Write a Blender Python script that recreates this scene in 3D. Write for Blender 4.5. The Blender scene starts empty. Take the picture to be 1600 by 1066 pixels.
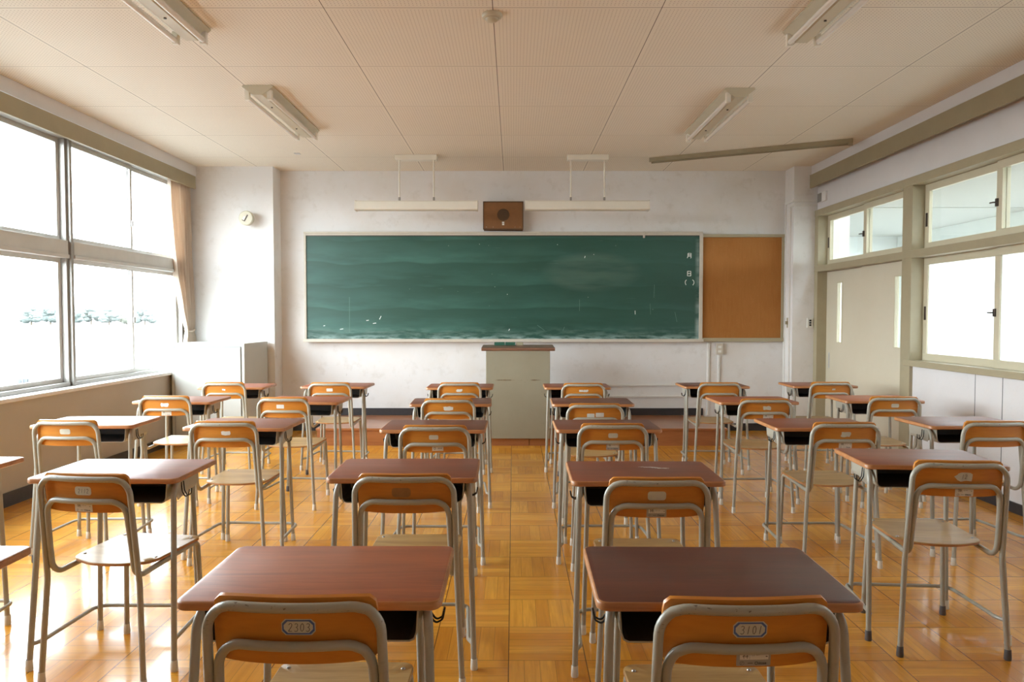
import bpy, bmesh, math, random
from mathutils import Vector, Matrix
random.seed(7)
S = bpy.context.scene
COL = S.collection
PI = math.pi
CZ = 3.154          # ceiling height
WY = 8.77           # front wall
XL, XR = -3.72, 3.57
YB = -1.3           # back wall

# ------------------------------------------------------------------ mesh helpers
def new_bm(): return bmesh.new()

def link(name, bm, mats, parent=None, smooth=False, loc=None, rotz=0):
    me = bpy.data.meshes.new(name)
    bmesh.ops.recalc_face_normals(bm, faces=bm.faces[:])
    bm.to_mesh(me); bm.free()
    if not isinstance(mats, (list, tuple)): mats = [mats]
    for m in mats: me.materials.append(m)
    if smooth:
        me.polygons.foreach_set('use_smooth', [True]*len(me.polygons))
        try: me.set_sharp_from_angle(angle=math.radians(40))
        except Exception: pass
    o = bpy.data.objects.new(name, me); COL.objects.link(o)
    if parent: o.parent = parent
    if loc is not None: o.location = loc
    if rotz: o.rotation_euler.z = rotz
    return o

def box(bm, x0, x1, y0, y1, z0, z1, bev=0.0, mat=0, seg=2, M=None):
    r = bmesh.ops.create_cube(bm, size=1.0)
    vs = r['verts']
    for v in vs:
        v.co = Vector((x0+(v.co.x+.5)*(x1-x0), y0+(v.co.y+.5)*(y1-y0), z0+(v.co.z+.5)*(z1-z0)))
    fs = set(f for v in vs for f in v.link_faces)
    for f in fs: f.material_index = mat
    if bev > 0:
        es = list(set(e for v in vs for e in v.link_edges))
        r2 = bmesh.ops.bevel(bm, geom=es, offset=bev, segments=seg, affect='EDGES', profile=.5, material=mat)
        vs = list(set(v for f in r2['faces'] for v in f.verts) | set(v for v in vs if v.is_valid))
    if M is not None:
        for v in vs:
            v.co = M @ v.co
    return vs

def fillet(pts, rad, seg=6):
    """polyline with rounded corners; rad number or list per inner corner"""
    pts = [Vector(p) for p in pts]
    out = [pts[0]]
    for i in range(1, len(pts)-1):
        r = rad[i-1] if isinstance(rad, (list, tuple)) else rad
        a, b, c = pts[i-1], pts[i], pts[i+1]
        u = (a-b).normalized(); v = (c-b).normalized()
        ang = u.angle(v)
        if r <= 0 or ang > PI-.02:
            out.append(b); continue
        d = min(r/math.tan(ang/2), (a-b).length*.49, (c-b).length*.49)
        rr = d*math.tan(ang/2)
        ctr = b + (u+v).normalized()*(rr/math.sin(ang/2))
        p0, p1 = b+u*d, b+v*d
        q0, q1 = p0-ctr, p1-ctr
        tot = q0.angle(q1)
        ax = q0.cross(q1).normalized()
        for k in range(seg+1):
            out.append(ctr + Matrix.Rotation(tot*k/seg, 3, ax) @ q0)
    out.append(pts[-1])
    return out

def sweep(bm, path, r, n=10, cap=True, mat=0, sx=1.0):
    path = [Vector(p) for p in path]
    T = []
    for i in range(len(path)):
        a = path[max(i-1, 0)]; b = path[min(i+1, len(path)-1)]
        T.append((b-a).normalized())
    up = Vector((0, 0, 1)) if abs(T[0].z) < .9 else Vector((1, 0, 0))
    nrm = (up - T[0]*up.dot(T[0])).normalized()
    rings = []
    for i, p in enumerate(path):
        nrm = (nrm - T[i]*nrm.dot(T[i])).normalized()
        bn = T[i].cross(nrm)
        rr = r(i/(len(path)-1)) if callable(r) else r
        rings.append([bm.verts.new(p + nrm*math.cos(2*PI*k/n)*rr + bn*math.sin(2*PI*k/n)*rr*sx) for k in range(n)])
    for a, b in zip(rings, rings[1:]):
        for k in range(n):
            f = bm.faces.new((a[k], a[(k+1) % n], b[(k+1) % n], b[k])); f.material_index = mat
    if cap:
        bm.faces.new(rings[0]).material_index = mat; bm.faces.new(rings[-1][::-1]).material_index = mat

def lathe(bm, prof, n=28, M=None, mat=0):
    rings = []
    for r, z in prof:
        if r < 1e-6:
            v = bm.verts.new((0, 0, z)); rings.append([v]*n)
        else:
            rings.append([bm.verts.new((r*math.cos(2*PI*k/n), r*math.sin(2*PI*k/n), z)) for k in range(n)])
    for a, b in zip(rings, rings[1:]):
        for k in range(n):
            q = [a[k], a[(k+1) % n], b[(k+1) % n], b[k]]
            u = []
            for v in q:
                if v not in u: u.append(v)
            if len(u) > 2: bm.faces.new(u).material_index = mat
    if M is not None:
        for v in set(v for rr in rings for v in rr): v.co = M @ v.co

def prism(bm, poly, h0, h1, axis='y', mat=0):
    """poly: list of (a,b); axis: extrusion axis between h0 and h1"""
    def P(a, b, h):
        return {'y': (a, h, b), 'x': (h, a, b), 'z': (a, b, h)}[axis]
    A = [bm.verts.new(P(a, b, h0)) for a, b in poly]
    B = [bm.verts.new(P(a, b, h1)) for a, b in poly]
    n = len(poly)
    fs = [bm.faces.new(A), bm.faces.new(B[::-1])]
    for k in range(n):
        fs.append(bm.faces.new((A[k], B[k], B[(k+1) % n], A[(k+1) % n])))
    for f in fs: f.material_index = mat
    return A+B

def rrect(x0, x1, y0, y1, r, seg=5):
    out = []
    for cx, cy, a0 in ((x1-r, y1-r, 0), (x0+r, y1-r, 90), (x0+r, y0+r, 180), (x1-r, y0+r, 270)):
        for k in range(seg+1):
            a = math.radians(a0+90*k/seg)
            out.append((cx+r*math.cos(a), cy+r*math.sin(a)))
    return out

def tag(o, label=None, cat=None, group=None, kind=None):
    if label: o['label'] = label
    if cat: o['category'] = cat
    if group: o['group'] = group
    if kind: o['kind'] = kind
    return o

def empty(name, loc=(0, 0, 0), rz=0):
    o = bpy.data.objects.new(name, None); COL.objects.link(o)
    o.empty_display_size = .1; o.location = loc; o.rotation_euler.z = rz
    return o

def copy_tree(o, parent=None):
    c = o.copy(); COL.objects.link(c)
    if parent is not None: c.parent = parent
    for ch in list(KIDS.get(o.name, [])):
        KIDS.setdefault(c.name, []).append(copy_tree(ch, c))
    return c
KIDS = {}
def reg(root):
    KIDS[root.name] = list(root.children)
    for ch in root.children: reg(ch)

# ------------------------------------------------------------------ materials
class NT:
    def __init__(s, name):
        s.m = bpy.data.materials.new(name); s.m.use_nodes = True
        s.t = s.m.node_tree; s.t.nodes.clear()
        s.out = s.t.nodes.new('ShaderNodeOutputMaterial')
    def n(s, ty, **kw):
        nd = s.t.nodes.new(ty)
        for k, v in kw.items():
            if k.startswith('i_'):
                key = k[2:].replace('_', ' ')
                key = int(key) if key.isdigit() else key
                s.set(nd, key, v)
            else: setattr(nd, k, v)
        return nd
    def set(s, nd, key, v):
        sock = nd.inputs[key]
        if isinstance(v, bpy.types.NodeSocket): s.t.links.new(v, sock)
        elif isinstance(v, bpy.types.Node): s.t.links.new(v.outputs[0], sock)
        else:
            if sock.type == 'RGBA' and len(v) == 3: v = (*v, 1)
            sock.default_value = v
    def math(s, op, a, b=0.0, c=None, clamp=False):
        nd = s.n('ShaderNodeMath', operation=op, use_clamp=clamp)
        s.set(nd, 0, a); s.set(nd, 1, b)
        if c is not None: s.set(nd, 2, c)
        return nd.outputs[0]
    def mix(s, f, a, b, blend='MIX'):
        nd = s.n('ShaderNodeMix', data_type='RGBA', blend_type=blend)
        s.set(nd, 0, f); s.set(nd, 6, a); s.set(nd, 7, b)
        return nd.outputs[2]
    def ramp(s, f, stops):
        nd = s.n('ShaderNodeValToRGB'); s.set(nd, 0, f)
        cr = nd.color_ramp
        while len(cr.elements) > 1: cr.elements.remove(cr.elements[-1])
        for i, (p, c) in enumerate(stops):
            e = cr.elements[0] if i == 0 else cr.elements.new(p)
            e.position = p; e.color = (*c, 1) if len(c) == 3 else c
        return nd.outputs[0]
    def noise(s, vec, scale, detail=3, rough=.5, dist=0):
        nd = s.n('ShaderNodeTexNoise'); s.set(nd, 'Vector', vec)
        s.set(nd, 'Scale', scale); s.set(nd, 'Detail', detail); s.set(nd, 'Roughness', rough); s.set(nd, 'Distortion', dist)
        return nd.outputs[0]
    def obj(s): return s.n('ShaderNodeTexCoord').outputs['Object']
    def world(s): return s.n('ShaderNodeNewGeometry').outputs['Position']
    def xyz(s, v):
        nd = s.n('ShaderNodeSeparateXYZ'); s.set(nd, 0, v); return nd.outputs
    def comb(s, x, y, z):
        nd = s.n('ShaderNodeCombineXYZ'); s.set(nd, 0, x); s.set(nd, 1, y); s.set(nd, 2, z); return nd.outputs[0]
    def scale(s, v, k):
        nd = s.n('ShaderNodeVectorMath', operation='MULTIPLY'); s.set(nd, 0, v); s.set(nd, 1, k); return nd.outputs[0]
    def bump(s, h, strength=.2, dist=.01):
        nd = s.n('ShaderNodeBump'); s.set(nd, 'Height', h); s.set(nd, 'Strength', strength); s.set(nd, 'Distance', dist)
        return nd.outputs[0]
    def pbr(s, col, rough=.5, metal=0.0, spec=.5, normal=None, coat=0.0, coat_rough=.1, sub=None):
        b = s.n('ShaderNodeBsdfPrincipled')
        s.set(b, 'Base Color', col); s.set(b, 'Roughness', rough); s.set(b, 'Metallic', metal)
        s.set(b, 'Specular IOR Level', spec)
        s.set(b, 'Coat Weight', coat); s.set(b, 'Coat Roughness', coat_rough)
        if normal is not None: s.set(b, 'Normal', normal)
        s.t.links.new(b.outputs[0], s.out.inputs[0])
        return s.m

def plain(name, col, rough=.5, metal=0.0, var=.12, scale=6, spec=.5):
    t = NT(name); n = t.noise(t.obj(), scale, 4, .6)
    c = t.mix(t.math('MULTIPLY', n, 1.0), [x*(1-var) for x in col], [min(1, x*(1+var)) for x in col])
    return t.pbr(c, rough, metal, spec)

M = {}
def wall_mat(name, base, stain, amount=.5, rough=.75, scuff=.5):
    t = NT(name); p = t.world()
    n1 = t.noise(p, 1.1, 6, .62); n2 = t.noise(p, 7.0, 5, .65)
    f = t.math('MULTIPLY', t.ramp(n1, [(.40, (0, 0, 0)), (.72, (1, 1, 1))]), amount)
    c = t.mix(f, base, stain)
    f2 = t.math('MULTIPLY', t.ramp(n2, [(.56, (0, 0, 0)), (.74, (1, 1, 1))]), scuff*.35)
    c = t.mix(f2, c, [x*.78 for x in stain])
    n3 = t.noise(t.scale(p, (1, 1, .25)), 40, 3, .7)
    f3 = t.math('MULTIPLY', t.ramp(n3, [(.70, (0, 0, 0)), (.74, (1, 1, 1))]), scuff*.4)
    c = t.mix(f3, c, [x*.6 for x in stain])
    return t.pbr(c, rough, spec=.3, normal=t.bump(t.noise(p, 60, 3), .12, .004))
M['wall'] = wall_mat('plaster_wall', (.80, .79, .785), (.68, .62, .54), .5, scuff=.9)
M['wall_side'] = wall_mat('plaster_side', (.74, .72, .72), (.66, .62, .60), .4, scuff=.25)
M['wall_low'] = wall_mat('taupe_dado', (.45, .40, .33), (.53, .47, .40), .7, rough=.5, scuff=.2)
M['sill_white'] = plain('sill_white', (.78, .76, .74), .45)
M['conduit'] = plain('conduit_white', (.78, .76, .72), .4)
M['baseboard'] = plain('baseboard_dark', (.035, .032, .034), .4, var=.3, scale=30)
M['olive'] = plain('olive_wood', (.33, .275, .17), .5, var=.10, scale=5)
M['frame_tan'] = plain('frame_tan', (.40, .345, .225), .45, var=.10, scale=8)
M['sash_cream'] = plain('sash_cream', (.62, .56, .41), .45, var=.06, scale=8)
M['door_cream'] = wall_mat('door_cream', (.66, .60, .47), (.60, .53, .39), .5, rough=.5, scuff=.15)
M['alu'] = plain('aluminium_grey', (.34, .32, .29), .38, .35, var=.1)
M['alu_light'] = plain('aluminium_light', (.62, .60, .57), .35, .3, var=.05)
M['transom'] = plain('transom_grey', (.56, .55, .52), .5, var=.12, scale=5)
M['dark_metal'] = plain('dark_hardware', (.07, .05, .04), .4, .6)
M['lamp_white'] = plain('lamp_enamel', (.80, .76, .66), .35, var=.05)
M['lamp_shade'] = plain('lamp_body_enamel', (.60, .55, .42), .4, var=.08)
M['tube'] = plain('fluorescent_tube', (.82, .78, .72), .25, var=.04)
M['chalk_tray'] = plain('board_frame', (.58, .52, .43), .45, var=.1, scale=12)
M['white_paper'] = plain('white_paper', (.78, .76, .70), .6, var=.05, scale=20)
M['pale_paper'] = plain('pale_paper', (.66, .62, .50), .6, var=.1, scale=60)
M['grey_paper'] = plain('grey_sticker', (.42, .40, .37), .5, var=.05)
M['blue_ink'] = plain('blue_border', (.10, .16, .38), .6)
M['ink'] = plain('pencil_ink', (.07, .06, .05), .6)
M['residue'] = plain('glue_residue', (.36, .17, .05), .5, var=.3, scale=40)
M['cabinet'] = plain('cabinet_grey', (.56, .57, .53), .35, var=.05, scale=3)
M['cabinet_side'] = M['cabinet']
M['lectern_metal'] = None
M['speaker_wood'] = plain('speaker_veneer', (.22, .095, .03), .5, var=.2, scale=14)
M['grille'] = plain('speaker_grille', (.085, .045, .02), .8, var=.3, scale=200)
M['eraser'] = plain('green_box', (.02, .10, .06), .6)
M['chalk_faint'] = plain('chalk_faint', (.16, .27, .23), .9, var=.3, scale=30)
M['chalk'] = plain('chalk_white', (.80, .84, .80), .9, var=.05)
M['screw'] = plain('screw_steel', (.45, .43, .40), .3, .9)
M['hook'] = plain('hook_black', (.03, .028, .026), .35, .5)

# steel tube paint with worn chips
t = NT('tube_paint'); p = t.obj()
n = t.noise(p, 9, 4, .6)
c = t.mix(n, (.36, .34, .275), (.46, .435, .36))
ch = t.ramp(t.noise(t.scale(p, (1, 2.2, 2.2)), 38, 5, .75), [(.60, (0, 0, 0)), (.63, (1, 1, 1))])
wear = t.ramp(t.xyz(p)[2], [(.74, (.12, .12, .12)), (.785, (1, 1, 1))])
c = t.mix(t.math('MULTIPLY', ch, wear), c, (.09, .055, .035))
M['tubing'] = t.pbr(c, .32, 0.0, .55)

def wood(name, c1, c2, rough=.35, axis='x', gscale=1.0, coat=.3, contrast=1.0, objcol=False, bands=True, spec=.5):
    t = NT(name); p = t.obj()
    oi = t.n('ShaderNodeObjectInfo')
    off = t.math('MULTIPLY', oi.outputs['Random'], 37.0)
    ad = t.n('ShaderNodeVectorMath', operation='ADD'); t.set(ad, 0, p); t.set(ad, 1, t.comb(off, off, off))
    v = ad.outputs[0]
    sc = {'x': (1.2, 14, 14), 'y': (14, 1.2, 14)}[axis]
    g = t.noise(t.scale(v, [k*gscale for k in sc]), 1.6, 6, .62, .6)
    g2 = t.noise(t.scale(v, [k*gscale*7 for k in sc]), 1.5, 3, .6)
    f = t.math('ADD', t.math('MULTIPLY', t.math('SUBTRACT', g, .5), 2.2*contrast), t.math('MULTIPLY', t.math('SUBTRACT', g2, .5), 1.0*contrast))
    f = t.math('ADD', f, .5, clamp=True)
    c = t.mix(f, c1, c2)
    if objcol:
        c = t.mix(1.0, c, oi.outputs['Color'], 'MULTIPLY')
    return t.pbr(c, rough, 0, spec, coat=coat, coat_rough=.2)
M['tabletop'] = wood('tabletop_veneer', (.165, .044, .024), (.30, .080, .034), .40, 'x', 1.0, .09, .8, True, spec=.35)
M['top_edge'] = wood('tabletop_edge', (.36, .14, .045), (.56, .25, .09), .4, 'x', 1.0, .2)
M['back_ply'] = wood('backrest_plywood', (.54, .175, .018), (.72, .285, .035), .38, 'x', .6, .25, .8)
M['seat_ply'] = wood('seat_plywood', (.36, .20, .06), (.56, .35, .13), .36, 'x', .7, .08, 1.2, spec=.35)
M['lectern_top'] = wood('lectern_top', (.17, .08, .05), (.28, .14, .085), .35, 'x', 1, .2)
M['platform'] = wood('platform_boards', (.30, .10, .035), (.46, .18, .06), .3, 'x', .5, .5, .8)
M['cork'] = None

# foot caps take object colour
t = NT('foot_cap_rubber'); oi = t.n('ShaderNodeObjectInfo')
M['cap'] = t.pbr(oi.outputs['Color'], .55)
# dark book tray
t = NT('tray_steel'); n = t.noise(t.obj(), 5, 3)
M['tray_in'] = t.pbr(t.mix(n, (.022, .025, .025), (.045, .05, .048)), .5)
M['tray_out'] = M['tubing']

# cork / pin board
t = NT('pin_board'); p = t.world()
a = t.noise(t.scale(p, (30, 1, 3)), 2.0, 5, .65); b = t.noise(p, 1.3, 4, .6); d = t.noise(p, 110, 3, .6)
c = t.mix(a, (.33, .125, .025), (.43, .18, .045)); c = t.mix(t.ramp(b, [(.35, (0, 0, 0)), (.75, (.5, .5, .5))]), c, (.50, .23, .07))
c = t.mix(t.ramp(d, [(.66, (0, 0, 0)), (.72, (.5, .5, .5))]), c, (.60, .36, .16))
M['cork'] = t.pbr(c, .7, spec=.25)

# lectern enamel with a rusty seam and scratches
t = NT('lectern_enamel'); p = t.world(); x, y, z = t.xyz(p)
n = t.noise(p, 2.2, 5, .65)
c = t.mix(n, (.27, .245, .17), (.35, .32, .235))
seam = t.math('LESS_THAN', t.math('ABSOLUTE', t.math('SUBTRACT', z, .715)), .006)
rust = t.ramp(t.noise(t.scale(p, (6, 6, .1)), 1.2, 3), [(.45, (0, 0, 0)), (.6, (1, 1, 1))])
c = t.mix(t.math('MULTIPLY', seam, rust), c, (.13, .075, .03))
sc = t.ramp(t.noise(t.scale(p, (9, 9, 5)), 3.5, 5, .7, 1.5), [(.66, (0, 0, 0)), (.69, (.5, .5, .5))])
c = t.mix(sc, c, (.20, .17, .12))
M['lectern_metal'] = t.pbr(c, .42)

# chalkboard
t = NT('chalkboard_green'); p = t.world(); x, y, z = t.xyz(p)
base = t.mix(t.noise(p, .8, 4), (.017, .070, .049), (.024, .088, .063))
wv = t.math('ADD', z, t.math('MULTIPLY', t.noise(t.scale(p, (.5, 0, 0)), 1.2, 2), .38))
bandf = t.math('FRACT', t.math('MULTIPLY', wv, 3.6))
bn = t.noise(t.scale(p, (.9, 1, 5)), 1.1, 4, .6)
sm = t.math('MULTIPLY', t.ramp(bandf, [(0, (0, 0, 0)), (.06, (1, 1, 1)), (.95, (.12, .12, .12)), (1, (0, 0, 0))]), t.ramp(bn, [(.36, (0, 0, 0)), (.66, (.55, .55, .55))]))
smear_glare = t.math('MULTIPLY', sm, t.ramp(t.math('DIVIDE', t.math('ADD', x, 2.5), 4.75), [(0, (1, 1, 1)), (.55, (.75, .75, .75)), (1, (.3, .3, .3))]))  # smears thin out to the right; window glare on the left painted in
c = t.mix(smear_glare, base, (.075, .21, .175))
# big wiped cloud right of the middle
dx = t.math('DIVIDE', t.math('SUBTRACT', x, .95), .62); dz = t.math('DIVIDE', t.math('SUBTRACT', z, 1.93), .25)
r2 = t.math('ADD', t.math('MULTIPLY', dx, dx), t.math('MULTIPLY', dz, dz))
cl = t.math('MULTIPLY', t.ramp(r2, [(.55, (1, 1, 1)), (1.05, (0, 0, 0))]), t.ramp(t.noise(t.scale(p, (1.2, 1, 9)), 1.3, 4), [(.35, (.08, .08, .08)), (.6, (.32, .32, .32))]))
c = t.mix(cl, c, (.13, .20, .16))
# chalk streaks: thin scratches
st = t.ramp(t.noise(t.scale(p, (1.5, 1, 40)), 2.0, 4, .6), [(.70, (0, 0, 0)), (.76, (.25, .25, .25))])
c = t.mix(st, c, (.30, .42, .37))
dots = t.ramp(t.noise(p, 26, 2, .5), [(.80, (0, 0, 0)), (.815, (.8, .8, .8))])
c = t.mix(dots, c, (.6, .68, .62))
# chalk dust gathered along the bottom and the right edge
lo = t.math('MULTIPLY', t.ramp(t.math('SUBTRACT', z, 1.123), [(0, (1, 1, 1)), (.05, (.25, .25, .25)), (.16, (0, 0, 0))]), t.ramp(t.noise(t.scale(p, (2.2, 1, 12)), 2.2, 4, .65), [(.42, (0, 0, 0)), (.62, (.8, .8, .8))]))
c = t.mix(lo, c, (.42, .56, .52))
re = t.math('MULTIPLY', t.ramp(t.math('SUBTRACT', x, 2.19), [(0, (0, 0, 0)), (.035, (1, 1, 1))]), t.ramp(t.noise(t.scale(p, (1, 1, 3)), 2.5, 4), [(.4, (0, 0, 0)), (.7, (.6, .6, .6))]))
c = t.mix(re, c, (.40, .50, .48))
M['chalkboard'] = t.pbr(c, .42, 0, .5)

# parquet
t = NT('parquet_floor'); p = t.world(); x, y, z = t.xyz(p)
B = .3143
u = t.math('DIVIDE', t.math('ADD', x, .019+B*100), B); v = t.math('DIVIDE', t.math('SUBTRACT', y, 4.139-B*100), B)
cu, cv = t.math('FLOOR', u), t.math('FLOOR', v); fu, fv = t.math('FRACT', u), t.math('FRACT', v)
par = t.math('MODULO', t.math('ADD', cu, cv), 2.0)
def sel(a, b):   # a where par==0
    return t.math('ADD', t.math('MULTIPLY', t.math('SUBTRACT', 1.0, par), a), t.math('MULTIPLY', par, b))
sraw = t.math('MULTIPLY', sel(fv, fu), 5.0)
si, sf = t.math('FLOOR', sraw), t.math('FRACT', sraw)
wn = t.n('ShaderNodeTexWhiteNoise', noise_dimensions='3D'); t.set(wn, 0, t.comb(cu, cv, si))
rnd = wn.outputs[0]
wn2 = t.n('ShaderNodeTexWhiteNoise', noise_dimensions='3D'); t.set(wn2, 0, t.comb(cu, cv, 77.0))
along = sel(x, y); across = sel(y, x)
gv = t.comb(t.math('ADD', t.math('MULTIPLY', along, 3.0), t.math('MULTIPLY', rnd, 50.0)), t.math('MULTIPLY', across, 38.0), t.math('MULTIPLY', rnd, 9.0))
gr = t.noise(gv, 1.3, 5, .62, .4)
col = t.mix(rnd, (.66, .255, .020), (.87, .415, .045))
col = t.mix(t.math('MULTIPLY', t.ramp(gr, [(.35, (0, 0, 0)), (.7, (1, 1, 1))]), .5), col, (.42, .145, .014))
col = t.mix(t.math('MULTIPLY', wn2.outputs[0], .22), col, (.68, .33, .06))
blot = t.ramp(t.noise(p, 1.7, 5, .6), [(.5, (0, 0, 0)), (.75, (.3, .3, .3))])
col = t.mix(blot, col, (.36, .16, .04))
def edge(f, w):   # 1 near 0 or 1
    return t.math('GREATER_THAN', t.math('ABSOLUTE', t.math('SUBTRACT', f, .5)), .5-w)
g1 = t.math('MULTIPLY', edge(sf, .018), .45)
g2 = t.math('MULTIPLY', t.math('MAXIMUM', edge(fu, .007), edge(fv, .005)), .85)
gap = t.math('MAXIMUM', g1, g2)
col = t.mix(gap, col, (.075, .03, .010))
ht = t.math('ADD', t.math('MULTIPLY', gap, -1.0), t.math('ADD', t.math('MULTIPLY', t.noise(p, 2.6, 2), 1.6), t.math('MULTIPLY', rnd, .35)))
rg = t.math('ADD', .13, t.math('MULTIPLY', t.noise(p, 3.0, 4), .14))
M['parquet'] = t.pbr(col, rg, 0, .35, normal=t.bump(ht, .10, .004), coat=.22, coat_rough=.06)

# perforated ceiling
t = NT('perforated_ceiling'); p = t.world(); x, y, z = t.xyz(p)
TL = .963
u = t.math('DIVIDE', t.math('ADD', x, .117+TL*50), TL); v = t.math('DIVIDE', t.math('SUBTRACT', y, 4.159-TL*50), TL)
fu, fv = t.math('FRACT', u), t.math('FRACT', v)
cu, cv = t.math('FLOOR', u), t.math('FLOOR', v)
wn = t.n('ShaderNodeTexWhiteNoise', noise_dimensions='3D'); t.set(wn, 0, t.comb(cu, cv, 3.0))
base = t.mix(t.noise(p, 1.0, 5, .6), (.80, .73, .615), (.85, .785, .67))
base = t.mix(t.math('MULTIPLY', wn.outputs[0], .35), base, (.86, .80, .70))
N = 44.0
du = t.math('SUBTRACT', t.math('FRACT', t.math('MULTIPLY', fu, N)), .5); dv = t.math('SUBTRACT', t.math('FRACT', t.math('MULTIPLY', fv, N)), .5)
rr = t.math('SQRT', t.math('ADD', t.math('MULTIPLY', du, du), t.math('MULTIPLY', dv, dv)))
dot = t.math('LESS_THAN', rr, .15)
mg = t.math('MULTIPLY', t.math('LESS_THAN', t.math('ABSOLUTE', t.math('SUBTRACT', fu, .5)), .482), t.math('LESS_THAN', t.math('ABSOLUTE', t.math('SUBTRACT', fv, .5)), .482))
c = t.mix(t.math('MULTIPLY', t.math('MULTIPLY', dot, mg), .6), base, (.20, .12, .07))
lx = t.math('GREATER_THAN', t.math('ABSOLUTE', t.math('SUBTRACT', fu, .5)), .4978)
ly = t.math('GREATER_THAN', t.math('ABSOLUTE', t.math('SUBTRACT', fv, .5)), .4975)
c = t.mix(t.math('MULTIPLY', ly, .75), c, (.15, .10, .06)); c = t.mix(t.math('MULTIPLY', lx, .95), c, (.07, .045, .025))
M['ceiling'] = t.pbr(c, .85, spec=.2)

# glass
def glass_mat(name, tint, gloss=.06, rough=.0, frost=None, ripple=0):
    t = NT(name)
    tr = t.n('ShaderNodeBsdfTransparent', i_Color=tint)
    gl = t.n('ShaderNodeBsdfGlossy', i_Roughness=rough)
    if ripple:
        w = t.noise(t.scale(t.world(), (1, 1, 2.6)), 70, 2, .5, .6)
        gl.inputs['Normal'].default_value
        t.set(gl, 'Normal', t.bump(w, .5, .004))
    mx = t.n('ShaderNodeMixShader'); t.set(mx, 0, gloss); t.set(mx, 1, tr); t.set(mx, 2, gl)
    last = mx
    if frost:
        tl = t.n('ShaderNodeBsdfTranslucent', i_Color=frost)
        if ripple: t.set(tl, 'Normal', t.bump(w, .9, .01))
        m2 = t.n('ShaderNodeMixShader'); t.set(m2, 0, .88); t.set(m2, 1, mx); t.set(m2, 2, tl); last = m2
    t.t.links.new(last.outputs[0], t.out.inputs[0])
    return t.m
M['glass'] = glass_mat('clear_glass', (.95, .97, .96), .06)
M['frosted'] = glass_mat('frosted_glass', (.97, .98, .98), .05, .25, (.84, .85, .86), ripple=1)

# curtain
t = NT('curtain_cloth'); p = t.obj()
n = t.noise(t.scale(p, (60, 60, 60)), 3, 2)
cc = t.mix(n, (.70, .58, .47), (.76, .65, .54))
d = t.n('ShaderNodeBsdfDiffuse'); t.set(d, 0, cc); tl = t.n('ShaderNodeBsdfTranslucent'); t.set(tl, 0, cc)
mx = t.n('ShaderNodeMixShader'); t.set(mx, 0, .38); t.set(mx, 1, d); t.set(mx, 2, tl); t.t.links.new(mx.outputs[0], t.out.inputs[0])
M['curtain'] = t.m
# outdoors
M['yard'] = plain('yard_concrete', (.13, .13, .125), .8)
M['yard_wall'] = plain('yard_wall_paint', (.85, .85, .84), .8, var=.03)
M['grey_post'] = plain('post_grey', (.10, .105, .11), .7)
M['leaf'] = plain('leaves', (.105, .118, .108), .9, var=.15, scale=2)
M['leaf_b'] = plain('leaves_yellow', (.125, .128, .098), .9, var=.15, scale=2)
M['bark'] = plain('bark', (.12, .09, .06), .9)
M['corridor'] = plain('corridor_paint', (.66, .67, .65), .7, var=.04, scale=1)
M['corridor_floor'] = plain('corridor_floor_vinyl', (.62, .62, .60), .3, var=.06)

# ------------------------------------------------------------------ room shell
def struct(name, bm, mats, smooth=False, parent=None):
    o = link(name, bm, mats, parent, smooth)
    if parent is None: o['kind'] = 'structure'
    return o

bm = new_bm(); box(bm, -4.1, 3.95, YB-.2, 9.0, -.12, 0); struct('floor', bm, M['parquet'])
bm = new_bm(); box(bm, -4.1, 3.95, YB-.2, 9.0, CZ, CZ+.15); struct('ceiling', bm, M['ceiling'])
bm = new_bm(); box(bm, -4.1, 3.95, WY, 9.0, 0, CZ)
struct('wall_front', bm, M['wall'])
bm = new_bm(); box(bm, -4.1, -2.82, 8.5, WY+.01, 0, CZ); struct('pillar_left', bm, M['wall'])  # left pillar standing out from the front wall
bm = new_bm(); box(bm, 3.29, 3.95, 8.5, WY+.01, 0, CZ); struct('pillar_right', bm, M['wall'])  # right pillar between the pin board and the door
bm = new_bm(); box(bm, -4.1, 3.95, YB-.2, YB, 0, CZ); struct('wall_back', bm, M['wall_low'])
# left wall: low dado, beam over the windows
bm = new_bm(); box(bm, -4.02, XL, YB, 8.5, 0, .765, mat=0); box(bm, -4.02, XL, YB, 8.5, 3.035, CZ, .003, mat=1)
box(bm, -4.02, XL-.1, YB, 8.5, 2.93, 3.035, mat=1); box(bm, -4.02, XL, YB, 2.05, .765, 3.035, mat=1)
struct('wall_left', bm, [M['wall_low'], M['wall_side']])
bm = new_bm(); box(bm, -4.05, XL+.035, YB, 8.5, .765, .797, .006); struct('trim_1', bm, M['sill_white'])
bm = new_bm(); box(bm, XL+.002, XL+.03, YB, 8.42, 2.875, 3.02, .003); struct('trim_2', bm, M['olive'])
bm = new_bm(); box(bm, XL, XL+.012, YB, 8.5, 0, .105); struct('baseboard_left', bm, M['baseboard'])
# right wall
bm = new_bm()
box(bm, XR, 3.72, YB, 6.50, 0, .957); box(bm, XR, 3.72, YB, 1.9, .957, 2.6); box(bm, XR, 3.72, YB, 8.5, 2.60, CZ)
for yy in (5.555, 5.243, 3.4, 3.1): box(bm, XR-.0015, XR+.001, yy-.0025, yy+.0025, .11, .955, mat=1)
struct('wall_right', bm, [M['wall_side'], M['grey_post']])
bm = new_bm(); box(bm, 3.49, XR+.01, YB, 8.5, 3.045, CZ, .004); struct('trim_3', bm, M['wall_side'])
bm = new_bm(); box(bm, 3.46, 3.484, YB, 8.47, 2.89, 3.042, .003); box(bm, 3.484, 3.50, YB, 8.47, 3.03, 3.045); struct('trim_4', bm, M['olive'])
bm = new_bm(); box(bm, XR-.012, XR, YB, 6.44, 0, .075); struct('baseboard_right', bm, M['baseboard'])
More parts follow.
